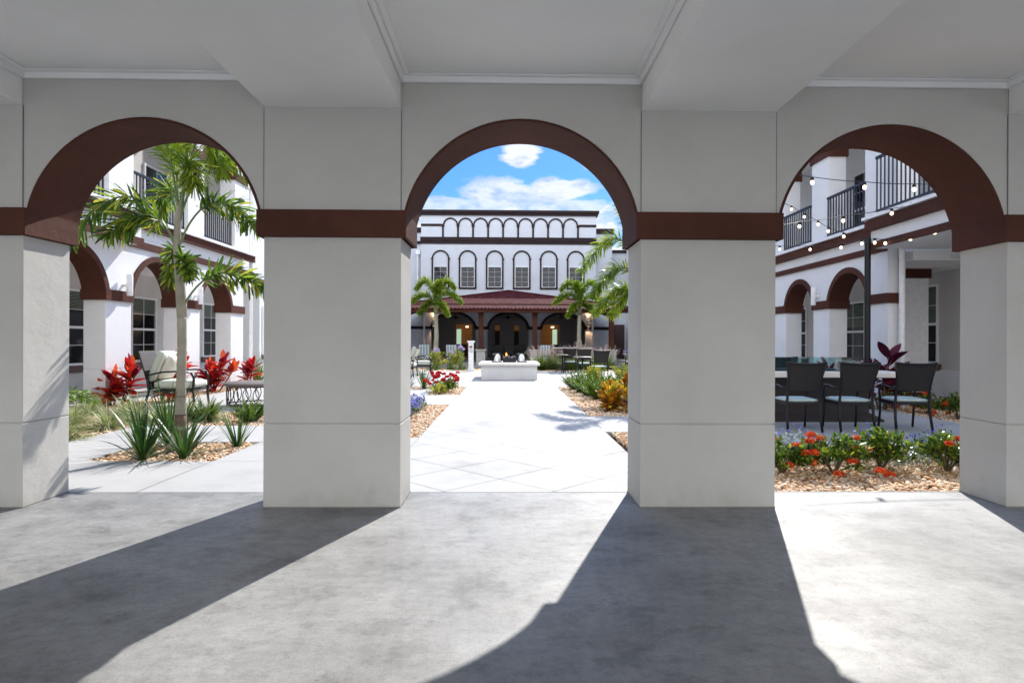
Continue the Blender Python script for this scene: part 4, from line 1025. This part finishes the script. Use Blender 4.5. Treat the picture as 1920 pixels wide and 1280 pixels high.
dup(ys_, (3.05, 16.3, 0), 2, 'yellow variegated shrub half behind the middle pillar', .9, 'yellow variegated shrubs')
# orange ixora shrubs in the right arch
S1 = shrub('ixora_shrub', .36, .50, 900, .085, .034, 'shrub_leaf', [(-.26, -.05, .50), (-.22, .05, .40), (-.30, -.18, .30), (.02, -.3, .22), (.16, -.1, .33), (-.12, -.3, .06), (.28, -.3, .10), (.40, -.25, -.0+.04), (-.08, .1, .42), (.33, 0, .30)], 'orange_petal', .048, 10)
S1.scale = (1, 1, .76); S1.location = (3.28, 6.05, 0); tag(S1, 'ixora shrub with the most orange red flower heads, behind the right arch', 'ixora', 'orange flowered ixora shrubs')
S2 = shrub('ixora_shrub', .30, .56, 1100, .085, .036, 'shrub_leaf', [(-.3, -.05, .42)], 'orange_petal', .04, 12)
S2.scale = (1, 1, .76); S2.location = (3.88, 6.25, 0); tag(S2, 'taller leafy ixora shrub with one orange flower head on its left side', 'ixora', 'orange flowered ixora shrubs')
S3 = shrub('ixora_shrub', .32, .50, 900, .085, .036, 'shrub_leaf', [(-.12, -.2, .40), (.05, -.1, .44)], 'orange_petal', .042, 10)
S3.scale = (1, 1, .76); S3.location = (4.5, 6.15, 0); tag(S3, 'leafy ixora shrub beside the right hand pillar', 'ixora', 'orange flowered ixora shrubs')
S4 = shrub('ixora_shrub', .28, .42, 700, .085, .034, 'shrub_leaf', [(.1, -.1, .36), (.15, -.15, .28), (.22, -.2, .16), (.0, -.15, .12), (-.05, .1, .4)], 'orange_petal', .045, 9)
S4.scale = (1, 1, .76); S4.location = (2.78, 6.1, 0); tag(S4, 'ixora shrub cut off by the left pillar of the right arch', 'ixora', 'orange flowered ixora shrubs')
for k, (x, y, l_, s_) in enumerate([(7.7, 12.0, 'orange ixora against the right wing, behind the third dining chair', .8), (7.75, 11.1, 'orange ixora against the right wing, between chair and pillar', .95), (7.8, 10.4, 'orange ixora by the right wing nearest the pillar', .85), (7.8, 9.5, 'orange ixora by the right wing hidden by the pillar', .9)]):
    dup(S4 if k % 2 else S1, (x, y, 0), k*1.7, l_, s_, 'orange flowered ixora shrubs')
t = ti_plant('wine_ti_plant', [(0, 0, .55), (.14, .1, .8), (-.2, .1, .5)], .9, .55, .15, 'wine_leaf', 13); t.location = (7.32, 11.7, 0); t.scale = (1.15, 1.15, 1.28); tag(t, 'wine red broad leaved ti plant beside the black lamp pole', 'ti plant')
t = ti_plant('ti_plant', [(0, 0, .62), (.25, 0, .55)], .9, .42, .1, 'red_leaf', 12); t.location = (7.45, 14.0, 0); t.scale = (1.15,)*3; tag(t, 'bright red ti plant showing over the glass guard of the dining table', 'ti plant')
# beds before the porch
pg = [tuft('fountain_grass', 800, .95, .02, 'grass_leaf', .55, .8, .25) for _ in range(2)]
pgp = [(1.45, 27.4, 'pink plumed fountain grass nearest the fire pit'), (2.05, 27.9, 'second pink plumed fountain grass from the fire pit'), (2.75, 27.3, 'third pink plumed fountain grass in the row'), (3.35, 28.2, 'pink plumed grass behind the cafe tables'), (4.0, 27.5, 'pink plumed grass behind the nearest cafe chair'), (4.6, 28.4, 'pink plumed grass left of the white agapanthus')]
for o in pg:
    m = MB()
    for k in range(40):
        d = rdir(.75, 1); p = Vector((d.x*.1, d.y*.1, .1)); q = p+d*rnd.uniform(.9, 1.15)
        for i in range(12):
            c = p.lerp(q, .72+.28*i/12)
            for j in range(6): blade(m, c, rdir(-.2, 1), .05, .03, 0, 1, 'leaf')
        blade(m, p, d, (q-p).length, .008, 0, 2, 'strap')
    m.build('plumes', 'plume', o, recalc=False)
for k, (x, y, l_) in enumerate(pgp):
    if k < 2: pg[k].location = (x, y, 0); tag(pg[k], l_, 'grass clump', 'pink fountain grasses before the porch')
    else: dup(pg[k % 2], (x, y, 0), k*1.2, l_, rnd.uniform(.95, 1.15), 'pink fountain grasses before the porch')
def aga(name, mat, n=60):
    t = tuft(name, 220, .6, .03, 'grass_leaf', .35, 1.2, .15); m = MB()
    for k in range(8):
        d = rdir(.8, 1); q = Vector((d.x*.3, d.y*.3, rnd.uniform(.75, 1.0))); m.tube([(0, 0, .05), q*.6, q], .006, 5)
        flower_head(t, q, .055, mat, 22, .022, 'flower_head', True)
    m.build('stalks', 'crownshaft', t); return t
ag = aga('agapanthus', 'lilac_petal')
agp = [(-4.6, 27.4, 'lilac agapanthus beside the left porch palm'), (-3.2, 27.2, 'lilac agapanthus right of the left porch palm'), (-2.6, 27.8, 'lilac agapanthus in front of the striped chair'), (-2.1, 27.3, 'lilac agapanthus just left of the white control post'), (5.35, 27.2, 'lilac agapanthus left of the right porch plinth'), (5.9, 26.8, 'lilac agapanthus at the right pillar edge')]
for k, (x, y, l_) in enumerate(agp):
    if k == 0: ag.location = (x, y, 0); tag(ag, l_, 'agapanthus', 'agapanthus before the porch')
    else: dup(ag, (x, y, 0), k*1.4, l_, rnd.uniform(.9, 1.15), 'agapanthus before the porch')
for k, (x, y, l_) in enumerate([(-3.3, 28.2, 'yellow flowered low shrub at the foot of the left porch palm'), (-2.5, 28.6, 'yellow low shrub behind the agapanthus, left of the control post'), (-5.2, 28.3, 'yellow low shrub at the left end of the porch bed')]):
    dup(ys_, (x, y, 0), k*2, l_, 1.15, 'yellow variegated shrubs')

# ------------------------------------------------------------------ furniture
def dining_chair(label, loc, rz, group):
    """faces local +Y"""
    t = thing('dining_chair', label, 'chair', loc, rz, group); w2 = .25
    m = MB(); m.box((-w2, -.24, .385), (w2, .26, .425)); m.build('seat_frame', 'black_metal', t, bevel=.01)
    m = MB(); m.soft((0, .02, .45), (.47, .47, .06)); m.build('cushion', 'mint', t, smooth='all')
    # woven back: curved and flaring
    m = MB(); n = 10; vs = []; fs = []
    for j in range(7):
        v_ = j/6; z = .60+.40*v_; hw = .215+.055*v_**1.5
        for i in range(n+1):
            u = -1+2*i/n; y = -.25-.10*v_-.035*(1-u*u); vs.append((u*hw, y, z-.018*(1-u*u)*v_))
    for j in range(6):
        for i in range(n): a = j*(n+1)+i; fs.append((a, a+1, a+n+2, a+n+1))
    k = len(vs); vs2 = [(x, y+.018, z) for x, y, z in vs]; m.add(vs+vs2, fs+[(d+k, c+k, b_+k, a+k) for a, b_, c, d in fs])
    m.build('backrest', 'weave', t, smooth='all', recalc=False)
    m = MB()
    top = [(-.275+.55*i/10, -.345-.04*(1-(-1+.2*i)**2), 1.005-.02*(1-(-1+.2*i)**2)) for i in range(11)]
    m.tube(top, .017, 8); m.build('top_rail', 'black_metal', t, smooth='all')
    m = MB(); m.tube([(-.215+.43*i/10, -.24-.035*(1-(-1+.2*i)**2), .60) for i in range(11)], .012, 6); m.build('lower_rail', 'black_metal', t, smooth='all')
    for s_ in (-1, 1):
        m = MB(); m.tube([(s_*.245, -.30, 0), (s_*.24, -.25, .2), (s_*.235, -.23, .42), (s_*.222, -.24, .6), (s_*.24, -.29, .8), (s_*.278, -.35, 1.01)], [.018, .02, .02, .018, .016, .015], 8); m.build('leg', 'black_metal', t, smooth='all')
        m = MB(); m.tube([(s_*.245, .29, 0), (s_*.24, .25, .25), (s_*.245, .25, .42), (s_*.255, .24, .58), (s_*.26, .18, .655)], .018, 8); m.build('leg', 'black_metal', t, smooth='all')
        m = MB(); m.tube([(s_*.26, .2, .655), (s_*.27, .06, .665), (s_*.262, -.1, .64), (s_*.235, -.25, .62)], .017, 8, flat=.7); m.build('armrest', 'black_metal', t, smooth='all')
    return t
GD = 'black woven dining chairs at the glass guarded table'
dc = dining_chair('black woven dining chair nearest the left pillar of the right arch', (4.32, 9.02, 0), R(-3), GD)
dup(dc, (5.10, 9.02, 0), R(-4), 'black woven dining chair in the middle of the near row', None, GD)
dup(dc, (5.98, 9.06, 0), R(-9), 'black woven dining chair nearest the right pillar, turned slightly out', None, GD)
dup(dc, (4.5, 11.55, 0), R(180), 'black woven dining chair across the table seen through the glass, left one', None, GD)
dup(dc, (5.4, 11.55, 0), R(176), 'black woven dining chair across the table seen through the glass, right one', None, GD)
dup(dc, (3.5, 12.6, 0), R(-100), 'black woven dining chair at the far left head of the dining table', None, GD)
t = thing('fire_table', 'long dining table with pale stone top on a black base', 'table', (5.05, 10.35, 0))
m = MB(); m.box((-1.55, -.62, .73), (1.42, .62, .82)); m.build('tabletop', 'stone_top', t, bevel=.012)
m = MB(); m.box((-1.12, -.36, .08), (.95, .36, .73)); m.build('base', 'dark_wood', t, bevel=.01)
m = MB(); m.box((-1.3, -.5, 0), (1.12, .5, .03)); m.add([(-1.3, -.5, .03), (1.12, -.5, .03), (1.12, .5, .03), (-1.3, .5, .03), (-1.12, -.36, .14), (.95, -.36, .14), (.95, .36, .14), (-1.12, .36, .14)], [(0, 1, 5, 4), (1, 2, 6, 5), (2, 3, 7, 6), (3, 0, 4, 7)]); m.build('foot', 'dark_wood', t)
m = MB(); m.box((-.75, -.2, .821), (.6, .2, .85)); m.build('burner', 'rock', t)
t = thing('glass_guard', 'clear glass wind guard standing on the dining table', 'glass guard', (5.05, 10.35, .822))
for a, b_ in (((-1.0, -.30, 0), (.85, -.29, .22)), ((-1.0, .29, 0), (.85, .30, .22)), ((-1.0, -.289, 0), (-.99, .289, .22)), ((.84, -.289, 0), (.85, .289, .22))):
    m = MB(); m.box(a, b_); m.build('glass_panel', 'clear_glass', t)

def lounge(label, loc, rz, group, pillow=True):
    """faces local +Y"""
    t = thing('lounge_chair', label, 'armchair', loc, rz, group)
    m = MB(); m.box((-.34, -.33, .27), (.34, .36, .31)); m.build('seat_frame', 'black_metal', t, bevel=.008)
    m = MB(); m.soft((0, .03, .40), (.66, .68, .17), 6, .25); m.build('seat_cushion', 'stripe', t, smooth='all')
    rx = Matrix.Rotation(R(-20), 3, 'X')
    m = MB(); m.soft((0, -.33, .72), (.64, .15, .58), 6, .2) if False else m.soft((0, -.30, .73), (.62, .56, .15), 6, .25, rx @ Matrix.Rotation(R(90), 3, 'X')); m.build('back_cushion', 'stripe', t, smooth='all')
    if pillow:
        m = MB(); m.soft((0, -.16, .70), (.5, .44, .15), 3, .5, Matrix.Rotation(R(-24), 3, 'X') @ Matrix.Rotation(R(90), 3, 'X')); m.build('pillow', 'cream', t, smooth='all')
    m = MB(); p0, p1 = Vector((0, -.36, .31)), Vector((0, -.55, 1.0)); n_ = Vector((0, .03, .008))
    m.add([(-.34, p0.y, p0.z), (.34, p0.y, p0.z), (.34, p1.y, p1.z), (-.34, p1.y, p1.z), (-.34, p0.y-.03, p0.z), (.34, p0.y-.03, p0.z), (.34, p1.y-.03, p1.z), (-.34, p1.y-.03, p1.z)], [(0, 1, 2, 3), (7, 6, 5, 4), (0, 4, 5, 1), (1, 5, 6, 2), (2, 6, 7, 3), (3, 7, 4, 0)])
    m.build('backrest', 'weave', t, bevel=.008)
    for s_ in (-1, 1):
        m = MB(); m.tube([(s_*.37, .38, 0), (s_*.365, .355, .3), (s_*.37, .37, .52), (s_*.37, .33, .61)], .022, 8); m.build('leg', 'black_metal', t, smooth='all')
        m = MB(); m.tube([(s_*.36, -.46, 0), (s_*.355, -.38, .28), (s_*.35, -.42, .6)], .022, 8); m.build('leg', 'black_metal', t, smooth='all')
        m = MB(); m.tube([(s_*.37, .34, .61), (s_*.38, .15, .645), (s_*.375, -.15, .63), (s_*.35, -.44, .57)], .026, 8, flat=.6); m.build('armrest', 'black_metal', t, smooth='all')
    return t
GL = 'cream cushioned black armchairs'
lc = lounge('white cushioned armchair between the red ti plant and the near palm', (-6.52, 12.2, 0), R(-82), GL); lc.scale = (1.08,)*3
dup(lc, (-3.7, 20.4, 0), R(-88), 'white armchair nearest in the row left of the fire pit', 1.08, GL)
dup(lc, (-3.75, 22.1, 0), R(-92), 'middle white armchair of the row left of the fire pit', None, GL)
dup(lc, (-3.45, 24.1, 0), R(-80), 'farthest striped armchair of the row left of the fire pit', None, GL)
t = thing('coffee_table', 'round brown coffee table with a skirt of interlaced iron rings', 'table', (-5.05, 12.35, 0))
m = MB(); m.lathe([(.60, .40), (.62, .405), (.62, .45), (.60, .46)], n=48); m.build('tabletop', 'brown_table', t, smooth=True)
m = MB(); nn = 18
for k in range(nn):
    a0 = 2*PI*k/nn; pts = []
    for i in range(25):
        q = 2*PI*i/24; a = a0+.27*math.cos(q); pts.append((.56*math.cos(a), .56*math.sin(a), .215+.185*math.sin(q)))
    m.tube(pts, .009, 5, cap=False)
m.build('ring_lattice', 'black_metal', t, smooth='all')
m = MB(); m.tube([(.56*math.cos(2*PI*i/40), .56*math.sin(2*PI*i/40), .03) for i in range(41)], .012, 6); m.tube([(.56*math.cos(2*PI*i/40), .56*math.sin(2*PI*i/40), .39) for i in range(41)], .012, 6); m.build('hoop', 'black_metal', t, smooth='all')

fp = thing('fire_pit', 'low white rectangular fire pit at the end of the path', 'fire pit', (.05, 21.5, 0))
m = MB(); m.box((-.94, -1.1, 0), (.94, 1.1, .48)); m.build('body', 'fire_white', fp, bevel=.01)
m = MB(); m.box((-1.03, -1.2, .48), (1.03, 1.2, .56)); m.build('top', 'stone_top', fp, bevel=.012)
m = MB(); m.box((-.22, -.35, .56), (.24, .2, .70)); m.build('burner_tray', 'black_metal', fp)
m = MB()
for k in range(60):
    c = Vector((rnd.uniform(-.2, .22), rnd.uniform(-.33, .18), .70+rnd.uniform(0, .1)*(1-abs(rnd.uniform(-1, 1))))); V_, F2 = ico(); s_ = rnd.uniform(.025, .045)
    m.add([c+Vector(v_.tolist())*s_*rnd.uniform(.8, 1.2) for v_ in V_], [tuple(q) for q in F2.tolist()])
m.build('lava_rocks', 'rock', fp)
m = MB(); m.lathe([(.012, 0), (.028, .03), (.02, .07), (.003, .12)], (-.1, -.1, .78), 8); m.build('flame', 'flame', fp, smooth='all')
m = MB(); m.box((-.62, -.28, .561), (-.26, .15, .59)); m.box((.28, -.28, .561), (.62, .15, .59)); m.build('tray', 'black_metal', fp)
for sx, l_ in ((-.42, 'white folded cloth standing on the fire pit left of the rocks'), (.42, 'white folded cloth standing on the fire pit right of the rocks')):
    m = MB(); n = 14; prof = [(.11, 0), (.105, .06), (.10, .14), (.075, .20), (.03, .245)]
    vs = []; fs = []
    for r_, z in prof:
        for j in range(n): a = 2*PI*j/n; w_ = 1+.22*math.sin(3*a+z*9)+rnd.uniform(-.05, .05); vs.append((r_*w_*math.cos(a), r_*w_*math.sin(a), z))
    for i in range(len(prof)-1):
        for j in range(n): q = (j+1) % n; fs.append((i*n+j, i*n+q, (i+1)*n+q, (i+1)*n+j))
    fs.append(tuple((len(prof)-1)*n+j for j in range(n))); m.add(vs, fs)
    tag(m.build('folded_cloth', 'white_paint', smooth='all', loc=(.05+sx, 21.35, .592)), l_, 'cloth', 'white cloths on the fire pit')
# control post
t = thing('control_post', 'white square post with a red and a green control plate', 'post', (-1.59, 26.35, 0))
m = MB(); m.box((-.13, -.13, 0), (.13, .13, .10)); m.box((-.105, -.105, .10), (.105, .105, 1.22)); m.box((-.13, -.13, 1.2), (.13, .13, 1.25)); m.box((-.16, -.16, 1.25), (.16, .16, 1.31)); m.build('shaft', 'white_paint', t, bevel=.008)
m = MB(); m.box((-.065, -.125, 1.0), (-.005, -.106, 1.1)); m.build('switch_plate', 'green_plastic', t)
m = MB(); m.box((.003, -.125, 1.0), (.06, -.106, 1.1)); m.build('stop_plate', 'red_plastic', t)
m = MB(); m.box((-.055, -.125, .82), (.055, -.106, .95)); m.build('socket_plate', 'grey_plastic', t)
m = MB(); m.box((-.035, -.129, .845), (.035, -.126, .925)); m.build('socket_cover', 'white_paint', t)
# striped chairs near the porch
def striped(label, loc, rz):
    t = thing('striped_chair', label, 'chair', loc, rz, 'blue striped chairs before the porch')
    m = MB(); m.soft((0, .02, .42), (.52, .52, .1)); m.build('seat', 'blue_stripe', t, smooth='all')
    m = MB(); m.soft((0, -.25, .80), (.56, .60, .09), 8, .2, Matrix.Rotation(R(98), 3, 'X')); m.build('backrest', 'blue_stripe', t, smooth='all')
    for sx in (-1, 1):
        for sy in (-1, 1): m = MB(); m.tube([(sx*.23, sy*.23, 0), (sx*.22, sy*.2, .38)], .018, 6); m.build('leg', 'black_metal', t, smooth='all')
    return t
striped('blue and white striped chair left of the porch palm', (-4.3, 31.6, 0), R(5))
striped('blue and white striped chair between palm and white control post', (-2.85, 31.4, 0), R(-4))
striped('blue and white striped chair right of the porch plinth behind pink grass', (1.95, 31.8, 0), R(3))
# bar table + stools under the porch right
t = thing('bar_table', 'long high table with pale top behind the pink grasses', 'table', (3.3, 31.6, 0))
m = MB(); m.box((-1.0, -.4, .93), (1.1, .4, .99)); m.build('tabletop', 'stone_top', t, bevel=.01)
m = MB(); m.box((-.8, -.25, 0), (.9, .25, .93)); m.build('base', 'dark_wood', t)
# cafe sets
GC = 'dark woven cafe chairs right of the fire pit'
dup(dc, (3.12, 20.7, 0), R(6), 'dark cafe chair nearest the path, its back to the arcade', None, GC)
dup(dc, (3.0, 23.8, 0), R(-8), 'second dark cafe chair, between the two small tables', None, GC)
dup(dc, (2.62, 26.0-.6, 0), R(-12), 'farthest dark cafe chair, beside the pink grass', None, GC)
dup(dc, (5.25, 25.4, 0), R(8), 'dark cafe chair at the right pillar edge below the lilac flower', None, GC)
def bistro(label, loc):
    t = thing('bistro_table', label, 'table', loc, 0, 'small round cafe tables')
    m = MB(); m.lathe([(.33, .735), (.34, .74), (.34, .755), (.33, .76)], n=32); m.build('tabletop', 'brown_table', t, smooth=True)
    m = MB(); m.tube([(0, 0, .3), (0, 0, .735)], .03, 10); m.build('column', 'black_metal', t, smooth='all')
    for k in range(4):
        a = k*PI/2+.6; m = MB(); m.tube([(0, 0, .34), (.12*math.cos(a), .12*math.sin(a), .2), (.3*math.cos(a), .3*math.sin(a), .0)], .015, 6); m.build('leg', 'black_metal', t, smooth='all')
    return t
bt = bistro('small round cafe table in front of the nearest cafe chair', (2.66, 21.6, 0))
dup(bt, (2.25, 25.0, 0), 1, 'small round cafe table beside the farthest cafe chair')
dup(bt, (5.3, 26.2, 0), 1, 'small round cafe table by the right pillar edge')
# dark furniture inside the porch
def club(label, loc, rz):
    t = thing('porch_armchair', label, 'armchair', loc, rz, 'dark armchairs inside the porch')
    m = MB(); m.box((-.35, -.35, .12), (.35, .35, .32)); m.build('seat_frame', 'dark_wood', t, bevel=.02)
    m = MB(); m.soft((0, .03, .38), (.6, .6, .12)); m.build('cushion', 'mint', t, smooth='all')
    m = MB(); m.box((-.38, -.42, .12), (.38, -.33, .92)); m.build('backrest', 'weave', t, bevel=.03)
    for s_ in (-1, 1):
        m = MB(); m.box((s_*.40-.04, -.33, .12), (s_*.40+.04, .36, .62)); m.build('armrest', 'weave', t, bevel=.02)
    for sx in (-1, 1):
        for sy in (-1, 1): m = MB(); m.tube([(sx*.33, sy*.32, 0), (sx*.33, sy*.32, .13)], .025, 6); m.build('leg', 'dark_wood', t)
    return t
for k, (x, y, rz, l_) in enumerate([(-.6, 36.2, 178, 'dark armchair inside the middle porch arch, left one'), (.75, 36.4, 182, 'dark armchair inside the middle porch arch, right one'), (-3.4, 43.6, 170, 'dark armchair inside the left porch arch'), (3.7, 43.6, 190, 'dark armchair inside the right porch arch')]):
    if k == 0: cl_ = club(l_, (x, y, .15), R(rz))
    else: dup(cl_, (x, y, .15), R(rz), l_)
t = thing('porch_table', 'low dark round table between the porch armchairs', 'table', (.05, 35.2, .15))
m = MB(); m.lathe([(.5, .40), (.52, .42), (.5, .45)], n=32); m.build('tabletop', 'dark_wood', t, smooth=True)
m = MB(); m.lathe([(.3, 0), (.2, .1), (.2, .4)], n=24); m.build('base', 'dark_wood', t, smooth='all')

# ------------------------------------------------------------------ pole and string lights
def at(px, py, Y):       # point seen at a photo pixel, at depth Y
    dx, dy = px-960, py-643; u, v_ = dx+.0038*dy, dy-.0038*dx; t_ = (u-11)/1140.; w_ = -(v_+3.5)/1140.
    c, s_ = math.cos(.0165), math.sin(.0165); k = Y/(-t_*s_+c); return Vector(((t_*c+s_)*k, Y, 1.3+w_*k))
PT = at(1627, 448, 11.9)
t = thing('lamp_pole', 'black pole carrying the string lights behind the dining table', 'pole', (PT.x, 11.9, 0))
m = MB(); m.tube([(0, 0, 0), (0, 0, PT.z+.02)], .057, 16); m.build('shaft', 'black_metal', t, smooth=True)
m = MB(); m.lathe([(.13, 0), (.13, .02), (.07, .03), (.06, .06)], n=20); m.build('base_plate', 'black_metal', t, smooth=True)
m = MB(); m.lathe([(.065, 0), (.065, .05)], (0, 0, PT.z-.06), 14); m.build('collar', 'black_metal', t)
PT2 = Vector((PT.x, 11.84, PT.z-.02))
strands = [
 ('string of warm bulbs running high across the right arch', [(1440, 318, 9), (1523, 332, 9), (1621, 341, 9), (1714, 345, 9), (1800, 343, 9)], [(1523, 332), (1621, 341), (1714, 345)]),
 ('string of warm bulbs dropping steeply to the pole top', [(1430, 365, 16), (1484, 386, 14.5), (1510, 401, 13.8), (1534, 414, 13.2), (1553, 426, 12.8), (1582, 436, 12.3), (1601, 442, 12.1)], [(1484, 386), (1508, 400), (1534, 413), (1553, 426), (1582, 436)]),
 ('string of warm bulbs rising gently towards the right balcony', [(1440, 425, 11), (1499, 416, 10.8), (1581, 405, 10.5), (1672, 391, 10.2), (1771, 375, 9.9), (1850, 360, 9.6)], [(1499, 416), (1581, 405), (1672, 391), (1771, 375)]),
 ('nearly level string of warm bulbs meeting the pole from the left', [(1420, 460, 17), (1462, 461, 15), (1519, 461, 13.8), (1577, 457, 12.8), (1612, 449, 12.1)], [(1462, 461), (1519, 461), (1577, 457), (1616, 448)]),
 ('string of warm bulbs running right from the pole under the balcony', [(1640, 447, 11.6), (1660, 448, 11.4), (1707, 440, 10.8), (1753, 427, 10.3), (1830, 400, 9.7)], [(1640, 447), (1660, 447), (1707, 440), (1753, 427)]),
]
def interp(pl_, x):
    for i in range(len(pl_)-1):
        a, b_ = pl_[i], pl_[i+1]
        if a[0] <= x <= b_[0]:
            f_ = (x-a[0])/(b_[0]-a[0]); return a[1]+(b_[1]-a[1])*f_, a[2]+(b_[2]-a[2])*f_
    return pl_[-1][1], pl_[-1][2]
for si, (lab, pts, bulbs) in enumerate(strands):
    t = thing('string_light', lab, 'string light', at(*pts[0][:2], pts[0][2]), 0, 'string lights in the right arch'); o0 = Vector(t.location)
    W_ = []
    for i in range(len(pts)-1):
        a, b_ = Vector(at(*pts[i])), Vector(at(*pts[i+1]))
        for q in range(6): v_ = a.lerp(b_, q/6); v_.z -= .012*math.sin(PI*q/6); W_.append(v_-o0)
    W_.append(at(*pts[-1])-o0)
    if si in (1, 3): W_.append(PT2-o0)
    if si == 4: W_.insert(0, PT2-o0)
    m = MB(); m.tube(W_, .0065, 5); m.build('wire', 'black_metal', t, smooth='all')
    for bx, _ in bulbs:
        by, Y = interp(pts, bx); c = at(bx, by, Y)-o0
        m = MB(); m.lathe([(.018, .0), (.024, -.012), (.024, -.05), (.018, -.055)], c, 10); s_ = m.build('socket', 'black_metal', t, smooth=True)
        m = MB(); m.lathe([(.014, -.05), (.022, -.066), (.0265, -.085), (.02, -.105), (.006, -.114)], c, 12); m.build('bulb', 'bulb', s_, smooth='all')
